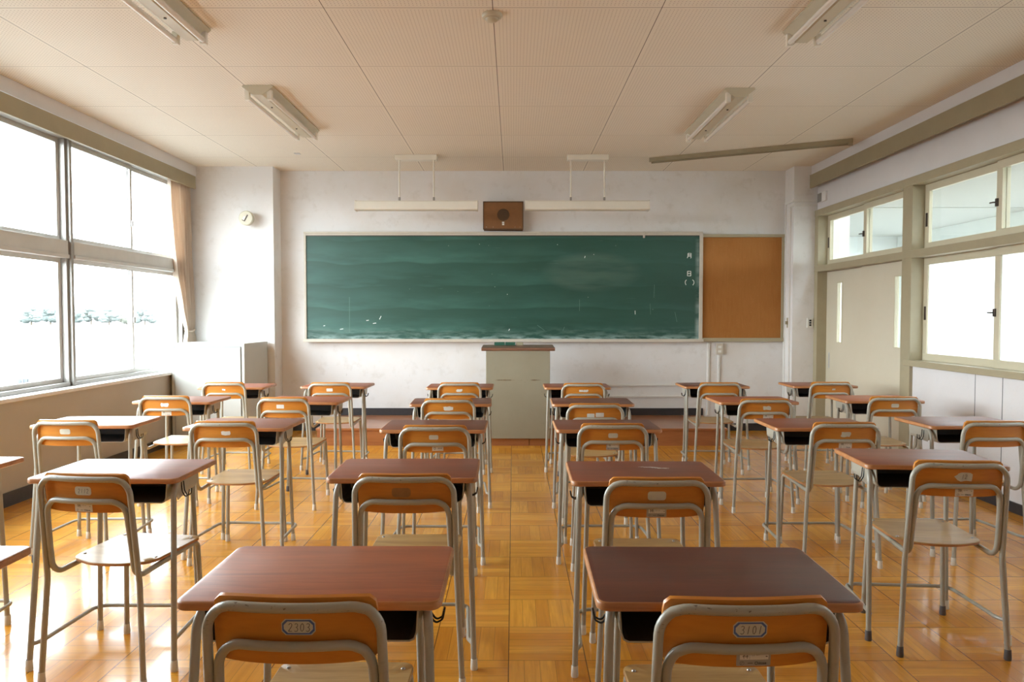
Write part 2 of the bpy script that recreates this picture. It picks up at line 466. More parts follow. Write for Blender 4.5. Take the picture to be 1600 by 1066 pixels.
# timber frame of the corridor side
bm = new_bm()
PX0, PX1 = XR-.03, 3.72
posts = [(6.43, 6.59), (4.15, 4.31), (1.87, 2.03)]
for a, b in posts: box(bm, PX0, PX1, a, b, 0, 2.62, .004)
box(bm, PX0, PX1, 8.41, 8.5, 0, 2.62, .004)
box(bm, PX0-.005, PX1+.005, YB, 8.5, 2.56, 2.635, .004)
box(bm, PX0-.003, PX1+.003, YB, 8.5, 1.915, 1.985, .004)
box(bm, PX0-.02, PX1, YB, 6.5, .955, 1.008, .004)
struct('trim_5', bm, M['frame_tan'])
# front baseboard pieces
bm = new_bm(); box(bm, -2.82, -2.13, WY-.012, WY, 0, .09); box(bm, -3.7, -2.82, 8.488, 8.5, 0, .09); box(bm, -2.82, -2.808, 8.5, WY, 0, .09)
box(bm, 2.33, 3.29, WY-.012, WY, 0, .09)
box(bm, -2.13, 2.315, WY-.014, WY, .19, .275)
struct('baseboard_front', bm, M['baseboard'])

# ------------------------------------------------------------------ windows
def sash(parent, xc, y0, y1, z0, z1, w, d, mat, gm, lock=None, axis=1):
    bm = new_bm()
    box(bm, xc-d/2, xc+d/2, y0, y1, z0, z0+w, .002); box(bm, xc-d/2, xc+d/2, y0, y1, z1-w, z1, .002)
    box(bm, xc-d/2, xc+d/2, y0, y0+w, z0+w, z1-w, .002); box(bm, xc-d/2, xc+d/2, y1-w, y1, z0+w, z1-w, .002)
    s = link('sash', bm, mat, parent)
    bm = new_bm(); box(bm, xc-.0025, xc+.0025, y0+w-.004, y1-w+.004, z0+w-.004, z1-w+.004); link('glass', bm, gm, s)
    if lock:
        bm = new_bm(); yy, zz, xi = lock
        box(bm, xi-.014, xi, yy-.012, yy+.012, zz-.03, zz+.03, .003); sweep(bm, fillet([(xi-.012, yy, zz+.02), (xi-.035, yy, zz+.02), (xi-.035, yy-.03, zz-.02)], .01), .005, 6)
        link('latch', bm, M['dark_metal'], s, True)
    return s
wn_i = 1
# left (outer) windows: bays 2.0 m wide
for k, (y0, y1) in enumerate([(6.26, 8.30), (4.20, 6.17), (2.14, 4.11)]):
    w = empty('window_%d' % wn_i, (0, 0, 0)); w['kind'] = 'structure'; wn_i += 1
    ym = (y0+y1)/2
    X = -3.87
    bm = new_bm()   # fixed frame with track and head
    box(bm, X-.05, X+.06, y0-.09, y1+.02, .797, .83, .002)
    box(bm, X-.05, X+.06, y0-.09, y1+.02, 2.91, 2.95, .002)
    box(bm, X-.05, X+.05, y0-.09, y0, .83, 2.95, .003)          # mullion
    box(bm, X+.05, X+.075, y0-.062, y0-.028, .80, 2.95, .003)
    if k == 0: box(bm, X-.05, X+.05, y1, y1+.25, .797, 2.95)
    link('frame', bm, M['alu'], w)
    bm = new_bm(); box(bm, X-.05, X+.062, y0, y1+.01, 1.925, 2.045, .003); box(bm, X-.05, X+.072, y0, y1+.01, 1.895, 1.925, .002)
    link('transom', bm, M['transom'], w)
    for z0, z1 in ((.83, 1.895), (2.045, 2.91)):
        sash(w, X+.015, y0, ym+.02, z0, z1, .038, .022, M['alu_light'], M['glass'])
        s = sash(w, X-.012, ym-.02, y1, z0, z1, .038, .022, M['alu_light'], M['glass'])
        bm = new_bm(); zc = 1.36 if z0 < 1 else 2.33
        box(bm, X+.026, X+.045, ym-.012, ym+.012, zc-.03, zc+.03, .004); link('crescent_lock', bm, M['alu'], s)

# right transoms and windows
def tw(y0, y1, z0, z1, gm, splits, cols=None, front_near=True):
    """pair of sliding wooden sashes between y0<y1, meeting at splits"""
    global wn_i
    w = empty('window_%d' % wn_i); w['kind'] = 'structure'; wn_i += 1
    lk = (splits+.035, (z0+z1)/2-.04, 3.618)
    sash(w, 3.635, y0, splits+.035, z0, z1, .062, .03, M['sash_cream'], gm)
    s = sash(w, 3.667, splits-.03, y1, z0, z1, .062, .03, M['sash_cream'], gm)
    bm = new_bm(); yy = splits+.02; zz = z0+(z1-z0)*.46
    box(bm, 3.606, 3.622, yy-.012, yy+.012, zz-.03, zz+.03, .003); sweep(bm, fillet([(3.61, yy, zz), (3.585, yy, zz), (3.585, yy+.035, zz)], .01), .006, 6)
    link('latch', bm, M['dark_metal'], s, True)
    bm = new_bm(); box(bm, 3.647, 3.653, y1-.045, y1-.02, zz-.06, zz+.06, .001)
    link('finger_pull', bm, M['dark_metal'], s)
    return w
tw(6.59, 8.41, 1.985, 2.56, M['glass'], 7.45)
for a, b in ((4.31, 6.43), (2.03, 4.15)):
    tw(a, b, 1.985, 2.56, M['glass'], (a+b)/2+.03)
    tw(a, b, 1.008, 1.915, M['frosted'], (a+b)/2+.03)

# sliding doors
def door(name, xc, y0, y1, gy0, gy1, pull_y, extra):
    d = empty(name); d['kind'] = 'structure'
    bm = new_bm(); z0, z1, zt = 1.105, 1.775, 1.912
    box(bm, xc-.018, xc+.018, y0, gy0, .01, zt); box(bm, xc-.018, xc+.018, gy1, y1, .01, zt)
    box(bm, xc-.018, xc+.018, gy0, gy1, .01, z0); box(bm, xc-.018, xc+.018, gy0, gy1, z1, zt)
    link('panel', bm, M['door_cream'], d)
    bm = new_bm(); box(bm, xc-.002, xc+.002, gy0, gy1, z0, z1); link('glass', bm, M['glass'], d)
    bm = new_bm()
    for a, b, c, e in ((gy0-.012, gy0, z0-.012, z1+.012), (gy1, gy1+.012, z0-.012, z1+.012), (gy0, gy1, z0-.012, z0), (gy0, gy1, z1, z1+.012)):
        box(bm, xc-.023, xc-.016, a, b, c, e)
    link('glazing_bead', bm, M['sash_cream'], d)
    bm = new_bm(); box(bm, xc-.021, xc-.017, pull_y-.018, pull_y+.018, .80, .98, .001); box(bm, xc-.0235, xc-.02, pull_y-.006, pull_y+.006, .82, .96)
    link('recessed_pull', bm, [M['alu_light']], d)
    for zz in extra:
        bm = new_bm(); box(bm, xc-.026, xc-.017, pull_y-.01, pull_y+.01, zz-.012, zz+.012, .003); link('keyhole', bm, M['dark_metal'], d)
door('door_1', 3.672, 7.44, 8.41, 8.02, 8.13, 8.33, ())
door('door_2', 3.632, 6.59, 7.50, 6.72, 6.83, 6.64, (1.05,))

# corridor beyond: floor, ceiling, outer wall with a window band
bm = new_bm()
box(bm, 3.95, 6.2, YB, 11.5, -.12, 0)
struct('floor_corridor', bm, M['corridor_floor'])
bm = new_bm(); box(bm, 3.95, 6.2, YB, 11.5, 2.66, 2.9)
for yy in (0.6, 3.2, 5.8, 8.4): box(bm, 3.95, 6.1, yy, yy+.006, 2.654, 2.66)
struct('ceiling_corridor', bm, plain('corridor_ceiling', (.44, .425, .39), .8, var=.06, scale=2))
bm = new_bm(); box(bm, 6.1, 6.25, YB, 11.5, 0, .90); box(bm, 6.1, 6.25, YB, 11.5, 2.48, 2.9)
for yy in (YB, .75, 3.35, 5.95, 8.55, 11.35): box(bm, 6.1, 6.25, yy, yy+.15, .90, 2.48)
struct('wall_corridor', bm, M['corridor'])
bm = new_bm(); box(bm, 3.72, 6.2, 11.5, 11.65, -.1, 2.9); struct('wall_corridor_end', bm, M['corridor'])
bm = new_bm(); box(bm, 3.72, 6.2, YB-.15, YB, -.1, 2.9); struct('wall_corridor_back', bm, M['corridor'])
bm = new_bm(); box(bm, 3.72, 3.95, 9.0, 11.5, 0, 2.9); struct('wall_corridor_side', bm, M['corridor'])
i = 0
for a, b in ((-1.15, .75), (.9, 3.35), (3.5, 5.95), (6.1, 8.55), (8.7, 11.35)):
    w = empty('window_%d' % wn_i); w['kind'] = 'structure'; wn_i += 1
    ym = (a+b)/2
    sash(w, 6.15, a, ym+.02, .90, 2.48, .04, .03, M['alu_light'], M['glass']); sash(w, 6.18, ym-.02, b, .90, 2.48, .04, .03, M['alu_light'], M['glass'])

# ------------------------------------------------------------------ platform
pl = empty('teaching_platform', (0, 0, 0))
tag(pl, 'low brown wooden teaching platform along the wall under the chalkboard', 'platform')
bm = new_bm(); box(bm, -2.13, 2.31, 7.72, WY-.015, .165, .19, .004); link('deck', bm, M['platform'], pl)
bm = new_bm()
for a, b in ((-2.12, -.655), (-.65, .168), (.176, 1.24), (1.245, 2.30)): box(bm, a, b, 7.735, 7.755, 0, .165)
box(bm, -2.12, -2.10, 7.755, WY-.02, 0, .165); box(bm, 2.28, 2.30, 7.755, WY-.02, 0, .165)
link('riser', bm, M['platform'], pl)

# ------------------------------------------------------------------ chalkboard, pin board
cb = empty('chalkboard', (0, 0, 0)); tag(cb, 'long green chalkboard with chalk smears on the front wall', 'chalkboard')
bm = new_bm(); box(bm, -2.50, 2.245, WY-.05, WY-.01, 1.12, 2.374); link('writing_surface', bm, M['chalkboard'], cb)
bm = new_bm()
box(bm, -2.525, 2.28, WY-.075, WY, 2.395, 2.415, .003); box(bm, -2.525, 2.28, WY-.062, WY, 2.372, 2.395)
box(bm, -2.525, -2.50, WY-.065, WY, 1.09, 2.40, .003); box(bm, 2.245, 2.285, WY-.07, WY, 1.09, 2.40, .003)
link('frame', bm, M['chalk_tray'], cb)
bm = new_bm(); box(bm, -2.525, 2.285, WY-.13, WY, 1.088, 1.102, .003); box(bm, -2.525, 2.285, WY-.13, WY-.122, 1.10, 1.122, .002); box(bm, -2.52, 2.285, WY-.06, WY, 1.10, 1.123)
link('chalk_tray', bm, M['chalk_tray'], cb)
bm = new_bm(); box(bm, -2.49, 2.24, WY-.053, WY-.049, 2.362, 2.374); link('painted_shadow_strip', bm, M['dark_metal'], cb)  # solid dark strip: shade below the top rail painted in
bm = new_bm(); box(bm, 1.563, 1.583, WY-.082, WY-.05, 2.34, 2.418, .003); link('hanger_clip', bm, M['chalk_tray'], cb)

def ribbon(bm, pts, w, place, mat=0, th=.0):
    """flat stroke: pts 2D polyline, width w; place(u,v)->Vector"""
    pts = [Vector(p) for p in pts]
    L, R = [], []
    for i, p in enumerate(pts):
        a = pts[max(i-1, 0)]; b = pts[min(i+1, len(pts)-1)]
        d = (b-a).normalized(); n = Vector((-d.y, d.x))*w/2
        L.append(p+n); R.append(p-n)
    vl = [bm.verts.new(place(q.x, q.y)) for q in L]; vr = [bm.verts.new(place(q.x, q.y)) for q in R]
    for i in range(len(pts)-1):
        bm.faces.new((vl[i], vl[i+1], vr[i+1], vr[i])).material_index = mat

GL = {'2': [[(.05, .8), (.2, .97), (.45, 1), (.62, .85), (.55, .62), (.05, .05), (.1, .02), (.68, .03)]],
      '3': [[(.08, .88), (.3, 1), (.55, .92), (.6, .72), (.45, .56), (.25, .52), (.5, .48), (.65, .28), (.55, .07), (.3, 0), (.05, .1)]],
      '0': [[(.35, 1), (.12, .8), (.08, .45), (.2, .08), (.4, .02), (.6, .25), (.62, .65), (.5, .93), (.33, 1)]],
      '1': [[(.42, 1), (.3, 0)]],
      'tsuki': [[(.18, 1), (.16, .35), (.0, .02)], [(.18, 1), (.85, 1), (.85, .06), (.7, .02)], [(.2, .7), (.82, .7)], [(.2, .42), (.82, .42)]],
      'hi': [[(.1, 1), (.1, .0), (.82, .0)], [(.1, 1), (.82, 1), (.82, 0)], [(.12, .52), (.8, .52)]],
      '(': [[(.4, 1), (.12, .75), (.08, .4), (.3, 0)]],
      ')': [[(.1, 1), (.42, .75), (.46, .4), (.2, 0)]],
      'toku': [[(.15, .95), (.05, .7)], [(.05, .75), (.42, .75)], [(.24, 1), (.24, 0)], [(.02, .35), (.42, .5)],
               [(.5, .85), (.98, .85)], [(.73, 1), (.73, .65)], [(.46, .65), (1, .65)], [(.46, .42), (1, .42)], [(.84, .6), (.84, .05), (.72, .08)], [(.55, .3), (.64, .18)]]}
bm = new_bm()
pb = lambda u, v: Vector((u, WY-.0505, v))
def glyph(bm, g, u0, v0, w, h, sw, place, slant=0, mat=0):
    for st in GL[g]:
        ribbon(bm, [(u0+p[0]*w+p[1]*slant*w, v0+p[1]*h) for p in st], sw, place, mat)
glyph(bm, 'tsuki', 2.098, 2.098, .055, .058, .009, pb); glyph(bm, 'hi', 2.098, 1.885, .055, .055, .010, pb)
glyph(bm, '(', 2.072, 1.775, .05, .062, .009, pb); glyph(bm, ')', 2.158, 1.772, .055, .066, .009, pb)
link('painted_date_marks', bm, M['chalk'], cb)
bm = new_bm()   # stray chalk strokes
for pts in ([(-1.985, 1.20), (-1.982, 1.63)], [(.80, 1.46), (.802, 1.60)], 
            [(.29, 1.29), (.38, 1.225)], [(.60, 1.22), (.62, 1.27)], [(1.66, 1.42), (1.655, 1.55)], [(1.70, 1.62), (1.705, 1.78)], [(1.98, 1.33), (1.955, 1.45)]):
    ribbon(bm, pts, .0035, pb)
link('chalk_strokes', bm, M['chalk_faint'], cb)
bm = new_bm()
for pts in ([(1.475, 1.42), (1.473, 1.465)], [(.86, 2.10), (.868, 2.125)], [(-.055, 1.222), (-.045, 1.245)], [(-.075, 1.66), (-.070, 1.665)], [(.53, 2.26), (.536, 2.262)], [(.97, 2.14), (.974, 2.145)], [(-1.70, 1.31), (-1.66, 1.315)], [(-2.30, 1.28), (-2.28, 1.285)], [(-1.78, 1.345), (-1.75, 1.35)], [(-1.62, 1.36), (-1.60, 1.40)], [(-2.1, 1.24), (-2.06, 1.245)]):
    ribbon(bm, pts, .008, pb)
link('chalk_crumbs', bm, M['chalk'], cb)

pbd = empty('pin_board'); tag(pbd, 'square orange-brown pin board to the right of the chalkboard', 'pin board')
bm = new_bm(); box(bm, 2.29, 3.26, WY-.03, WY-.005, 1.135, 2.35); link('panel', bm, M['cork'], pbd)
bm = new_bm(); box(bm, 2.287, 3.27, WY-.06, WY, 2.35, 2.385, .003); box(bm, 3.243, 3.27, WY-.05, WY, 1.09, 2.36, .003); box(bm, 2.287, 3.27, WY-.06, WY, 1.09, 1.135, .003)
link('frame', bm, M['frame_tan'], pbd)
bm = new_bm(); box(bm, 3.283, 3.289, 8.60, 8.66, 1.26, 1.38, .002); box(bm, 3.262, 3.285, 8.61, 8.65, 1.30, 1.34, .002)
tag(link('wall_catch', bm, M['frame_tan']), 'tiny brass catch on the pillar side beside the pin board', 'catch')

# ------------------------------------------------------------------ lectern
lc = empty('lectern', (.045, 7.95, .19)); tag(lc, 'beige-grey metal lectern with brown top below the chalkboard', 'lectern')
bm = new_bm(); box(bm, -.33, .34, -.225, .2, .0, .845, .004); box(bm, -.338, .348, -.268, -.234, -.105, .845, .004); box(bm, -.33, .34, -.236, -.22, .01, .84)
link('body', bm, M['lectern_metal'], lc)
bm = new_bm(); prism(bm, [(-.27, .838), (-.285, .85), (-.285, .862), (-.265, .872), (.21, .885), (.23, .875), (.23, .845), (-.27, .838)][:-1], -.385, .40, 'x')
link('top', bm, M['lectern_top'], lc)
bm = new_bm(); box(bm, -.212, -.095, 8.02, 8.08, 1.072, 1.108, .004); tag(link('chalk_box', bm, M['eraser'], loc=(0, 0, 0)), 'small dark green box on the lectern top, left one of two', 'box', 'green boxes on the lectern')
bm = new_bm(); box(bm, -.09, .022, 8.02, 8.08, 1.072, 1.108, .004); tag(link('chalk_box', bm, M['eraser']), 'small dark green box on the lectern top, right one of two', 'box', 'green boxes on the lectern')
bm = new_bm(); box(bm, .03, .11, 8.03, 8.09, 1.072, 1.106, .006); tag(link('chalk_eraser', bm, M['frame_tan']), 'small beige block on the lectern beside the green boxes', 'eraser')

# ------------------------------------------------------------------ wall speaker, round fixture, cabinet
sp = empty('wall_speaker', (-.12, WY, 2.43)); tag(sp, 'brown square wooden wall speaker above the chalkboard between the hanging lamps', 'speaker')
bm = new_bm(); box(bm, -.235, .235, -.15, 0, 0, .333, .004); link('cabinet', bm, M['speaker_wood'], sp)
bm = new_bm(); box(bm, -.24, .24, -.153, -.148, 0, .012); box(bm, -.24, .24, -.153, -.148, .322, .334); box(bm, -.24, -.228, -.153, -.148, .012, .322); box(bm, .228, .24, -.153, -.148, .012, .322)
link('edging', bm, M['grille'], sp)
bm = new_bm(); lathe(bm, [(0, .004), (.066, .004), (.072, 0), (.072, -.003), (0, -.003)], 28, Matrix.Translation((.0, -.151, .175)) @ Matrix.Rotation(PI/2, 4, 'X')); link('grille', bm, M['grille'], sp)
bm = new_bm(); box(bm, -.013, .013, -.154, -.150, .052, .072); box(bm, -.013, .013, -.154, -.150, .076, .092); link('label_plate', bm, M['white_paper'], sp)
for xx in (-.2, -.12, .14, .2):
    bm = new_bm(); lathe(bm, [(0, .003), (.004, .003), (.004, 0)], 8, Matrix.Translation((xx, -.151, .03)) @ Matrix.Rotation(PI/2, 4, 'X')); link('screw', bm, M['screw'], sp)

rf = empty('round_wall_fixture', (-3.095, 8.5, 2.535)); tag(rf, 'round cream disc fixture with a dark slot high on the left pillar', 'wall fixture')
R90 = Matrix.Rotation(PI/2, 4, 'X')
bm = new_bm(); lathe(bm, [(0, .13), (.075, .13), (.085, .12), (.085, .085), (.07, .075), (0, .075)], 32, R90); link('disc', bm, M['lamp_shade'], rf, True)
bm = new_bm(); lathe(bm, [(.028, .08), (.028, 0), (.05, 0), (.05, -.0)], 20, R90); link('bracket', bm, M['lamp_shade'], rf, True)
bm = new_bm(); Mx = Matrix.Translation((0, -.131, 0)) @ Matrix.Rotation(math.radians(28), 4, 'Y'); box(bm, -.004, .008, -.003, .001, -.04, .042, M=Mx); box(bm, -.03, .004, -.003, .001, -.044, -.036, M=Mx); link('slot', bm, M['dark_metal'], rf)
bm = new_bm(); box(bm, -.028, -.006, -.004, .001, -.034, .012, .001, M=Mx); link('tab', bm, M['lamp_white'], rf)

cab = empty('storage_cabinet', (-3.29, 8.1, 0)); tag(cab, 'waist-high pale grey steel cabinet in the corner by the windows', 'cabinet')
bm = new_bm(); box(bm, -.395, .395, -.36, .37, .05, 1.104, .004); box(bm, -.38, .38, -.33, .36, 0, .06); link('body', bm, M['cabinet'], cab)
bm = new_bm(); box(bm, -.355, .355, -.372, -.358, .09, 1.065, .003); d = link('door', bm, M['cabinet'], cab)
bm = new_bm()
for a, b, c, e in ((-.361, -.356, .085, 1.07), (.356, .361, .085, 1.07), (-.361, .361, .083, .088), (-.361, .361, 1.067, 1.072)): box(bm, a, b, -.364, -.3595, c, e)
link('door_gap', bm, M['grey_post'], cab)

# ------------------------------------------------------------------ conduits, outlet, switch, vent
bm = new_bm(); box(bm, 2.362, 2.388, WY-.02, WY, .19, 1.085, .003); tag(link('wall_mounted_duct', bm, M['conduit']), 'white vertical cable duct left of the outlet under the pin board', 'conduit')
ol = empty('wall_outlet', (2.503, WY, 1.0)); tag(ol, 'small beige double outlet box under the pin board', 'outlet')
bm = new_bm(); box(bm, -.042, .042, -.045, 0, -.065, .065, .004); link('box', bm, M['chalk_tray'], ol)
bm = new_bm()
for zz in (-.03, .022): box(bm, -.02, .02, -.049, -.044, zz-.012, zz+.016, .002)
link('sockets', bm, M['white_paper'], ol)
bm = new_bm(); box(bm, -.012, .012, -.02, 0, -.81, -.065, .003); link('conduit', bm, M['conduit'], ol)
for zz, lb in ((.557, 'upper white horizontal cable duct low on the front wall'), (.419, 'lower white horizontal cable duct low on the front wall')):
    bm = new_bm(); box(bm, .35, 2.36, WY-.02, WY, zz-.012, zz+.012, .003); tag(link('wall_mounted_duct', bm, M['conduit']), lb, 'conduit')
bm = new_bm()   # L-shaped ducts round the right pillar
box(bm, 3.272, 3.29, 8.71, 8.735, .0, 2.745, .002); box(bm, 3.272, 3.29, 8.475, 8.735, 2.735, 2.765, .002); box(bm, 3.272, 3.555, 8.478, 8.5, 2.735, 2.765, .002)
tag(link('wall_mounted_duct', bm, M['conduit']), 'outer white cable duct running up and around the right pillar', 'conduit')
bm = new_bm()
box(bm, 3.272, 3.29, 8.56, 8.585, .0, 2.70, .002); box(bm, 3.272, 3.29, 8.475, 8.585, 2.688, 2.712, .002); box(bm, 3.272, 3.555, 8.478, 8.5, 2.688, 2.712, .002)
tag(link('wall_mounted_duct', bm, M['conduit']), 'inner white cable duct running up and around the right pillar', 'conduit')
ls = empty('light_switch', (3.497, 8.5, 1.32)); tag(ls, 'white triple light switch on the right pillar by the door', 'switch')
bm = new_bm(); box(bm, -.036, .036, -.012, 0, -.058, .058, .003); link('plate', bm, M['white_paper'], ls)
bm = new_bm()
for zz in (-.027, 0, .027): box(bm, -.012, .012, -.017, -.011, zz-.010, zz+.010, .002)
link('rockers', bm, M['hook'], ls)
vt = empty('wall_vent', (XR, 8.35, 2.77)); tag(vt, 'small grey louvre box high on the right wall beside the pillar', 'vent')
bm = new_bm(); box(bm, -.02, 0, -.11, .11, -.055, .055, .003); link('plate', bm, M['sill_white'], vt)
bm = new_bm(); box(bm, -.028, -.02, -.0, .045, -.05, .05, .002); box(bm, -.028, -.02, .055, .10, -.05, .05, .002); link('louvres', bm, M['alu'], vt)

# ------------------------------------------------------------------ ceiling things
def fixture(cx, y0, y1, label):
    f = empty('ceiling_light', (cx, (y0+y1)/2, CZ)); L = (y1-y0)/2
    tag(f, label, 'ceiling light', 'twin tube fluorescent ceiling lights')
    bm = new_bm(); prism(bm, [(-.112, -.0), (-.118, -.012), (-.035, -.072), (.035, -.072), (.118, -.012), (.112, 0)], -L, L, 'y'); link('body', bm, M['lamp_shade'], f)
    for s in (-1, 1):
        bm = new_bm(); sweep(bm, [(s*.085, -L+.045, -.082), (s*.085, L-.045, -.082)], .0165, 14)
        tb = link('fluorescent_tube', bm, M['tube'], f, True)
        for e in (-1, 1):
            bm = new_bm(); box(bm, s*.085-.019, s*.085+.019, e*(L-.028)-.016, e*(L-.028)+.016, -.105, -.03, .004); link('lamp_socket', bm, M['lamp_white'], f)
    bm = new_bm()
    for yy in (-L*.5, L*.5):
        bm = new_bm(); lathe(bm, [(0, -.078), (.008, -.078), (.008, -.07)], 10, Matrix.Translation((0, yy, 0))); link('screw', bm, M['dark_metal'], f)
fixture(-1.945, 5.53, 6.85, 'twin tube light with empty tubes unlit on the ceiling, left side, farther from camera')
fixture(1.745, 5.60, 6.92, 'unlit twin tube ceiling light on the right, the one nearer the chalkboard')
fixture(-1.965, 3.10, 4.46, 'unlit twin tube ceiling light at the top left, cut by the frame')
fixture(1.775, 3.14, 4.50, 'unlit twin tube ceiling light at the top right, cut by the frame')
fo = [o for o in S.objects if o.get('category') == 'ceiling light'][0]; fo['label'] = 'unlit twin tube ceiling light on the left, the one nearer the chalkboard'

def pendant(x0, x1, cx0, cx1, label):
    f = empty('board_lamp', ((x0+x1)/2, 7.92, CZ)); tag(f, label, 'hanging lamp', 'white lamps hung over the chalkboard')
    o = (x0+x1)/2
    bm = new_bm(); box(bm, cx0-o, cx1-o, -.05, .05, -.058, 0, .006); link('ceiling_canopy', bm, M['lamp_white'], f)
    for xx in (cx0-o+.04, cx1-o-.04):
        bm = new_bm(); sweep(bm, [(xx, 0, -.05), (xx, 0, -.49)], .0085, 10); lathe(bm, [(.014, -.05), (.014, -.068), (.0085, -.07)], 12, Matrix.Translation((xx, 0, 0)))
        r = link('rod', bm, M['lamp_white'], f, True)
        bm = new_bm(); box(bm, xx-.011, xx+.011, -.012, .012, -.505, -.455, .003); link('rod_joint', bm, M['alu'], r)
    h = (x1-x0)/2
    bm = new_bm(); prism(bm, [(-.076, -.598), (-.083, -.590), (-.075, -.512), (-.066, -.502), (.06, -.500), (.07, -.52), (.03, -.602), (-.07, -.602)], -h+.012, h-.012, 'x'); link('reflector', bm, M['lamp_white'], f)
    for s in (-1, 1):
        bm = new_bm(); prism(bm, [(-.079, -.602), (-.087, -.592), (-.078, -.509), (-.068, -.498), (.063, -.496), (.074, -.52), (.032, -.606), (-.072, -.606)], s*h-s*.014, s*h, 'x'); link('end_cap', bm, M['lamp_white'], f)
pendant(-1.722, -.386, -1.285, -.828, 'left of the two white lamps hanging over the chalkboard')
pendant(.127, 1.478, .588, 1.035, 'right of the two white lamps hanging over the chalkboard')

sd = empty('smoke_detector', (-.124, 4.25, CZ)); tag(sd, 'round cream smoke detector on the middle ceiling joint', 'smoke detector')
bm = new_bm(); lathe(bm, [(0, 0), (.058, 0), (.060, -.010), (.054, -.020), (.040, -.024), (.036, -.034), (.024, -.042), (0, -.044)], 36); link('housing', bm, M['lamp_shade'], sd, True)
bm = new_bm(); lathe(bm, [(.0415, -.024), (.040, -.0262), (.037, -.026)], 36); link('ring', bm, M['frame_tan'], sd, True)

p0, p1 = Vector((1.53, 8.10)), Vector((3.36, 7.22)); L = (p1-p0).length
cr = empty('ceiling_rail', ((p0.x+p1.x)/2, (p0.y+p1.y)/2, CZ), math.atan2(p1.y-p0.y, p1.x-p0.x)); tag(cr, 'olive curtain rail fixed diagonally on the ceiling at the right', 'rail')
bm = new_bm(); box(bm, -L/2, L/2, -.055, -.035, -.045, 0, .002); box(bm, -L/2, L/2, .035, .055, -.045, 0, .002); box(bm, -L/2, L/2, -.035, .035, -.012, 0)
link('channel', bm, M['olive'], cr)
bm = new_bm(); box(bm, L/2-.03, L/2+.012, -.06, .06, -.05, 0, .003); link('end_stop', bm, M['olive'], cr)
bm = new_bm(); box(bm, -2.36, -2.30, 7.80, 7.86, CZ-.008, CZ, .002)
tag(link('ceiling_bracket', bm, M['alu_light']), 'tiny metal bracket on the ceiling above the left pillar', 'bracket')

# ------------------------------------------------------------------ curtain
bm = new_bm()
NU, NV = 110, 46
prof = [(2.93, 7.98, 8.40, .020), (2.70, 8.00, 8.42, .022), (2.3, 8.06, 8.45, .026), (1.9, 8.12, 8.465, .028), (1.5, 8.22, 8.475, .026), (1.30, 8.30, 8.475, .018), (1.235, 8.335, 8.46, .012), (1.17, 8.31, 8.475, .018), (1.05, 8.27, 8.48, .022)]
def pr(z):
    for (a, b) in zip(prof, prof[1:]):
        if a[0] >= z >= b[0]:
            k = (a[0]-z)/(a[0]-b[0]); k = k*k*(3-2*k)*.5+k*.5
            return [a[i]+(b[i]-a[i])*k for i in (1, 2, 3)]
    return prof[-1][1:]
grid = []
for j in range(NV+1):
    z = 2.93-(2.93-1.05)*j/NV; y0, y1, am = pr(z); am *= 1.25; y0 -= .05; row = []
    for i in range(NU+1):
        u = i/NU
        ph = 2*PI*(7.5*u+.25*math.sin(u*9+1))
        row.append(bm.verts.new((-3.775+am*math.sin(ph)+.007*math.sin(ph*2.3+z*3)+.012*math.sin(z*2.2), y0+(y1-y0)*(u+.012*math.sin(ph*1.1+z)), z)))
    grid.append(row)
for a, b in zip(grid, grid[1:]):
    for i in range(NU): bm.faces.new((a[i], a[i+1], b[i+1], b[i]))
cu_ = empty('curtain', (0, 0, 0)); tag(cu_, 'pale peach curtain gathered and tied at the far end of the windows', 'curtain')
c_ = link('cloth', bm, M['curtain'], cu_, True)
so = c_.modifiers.new('thick', 'SOLIDIFY'); so.thickness = .0015
bm = new_bm(); sweep(bm, [(-3.775+.045*math.cos(a), 8.398+.075*math.sin(a), 1.235+.01*math.sin(a*2)) for a in [2*PI*k/24 for k in range(25)]], .012, 8, cap=False); link('tie_band', bm, M['curtain'], cu_, True)

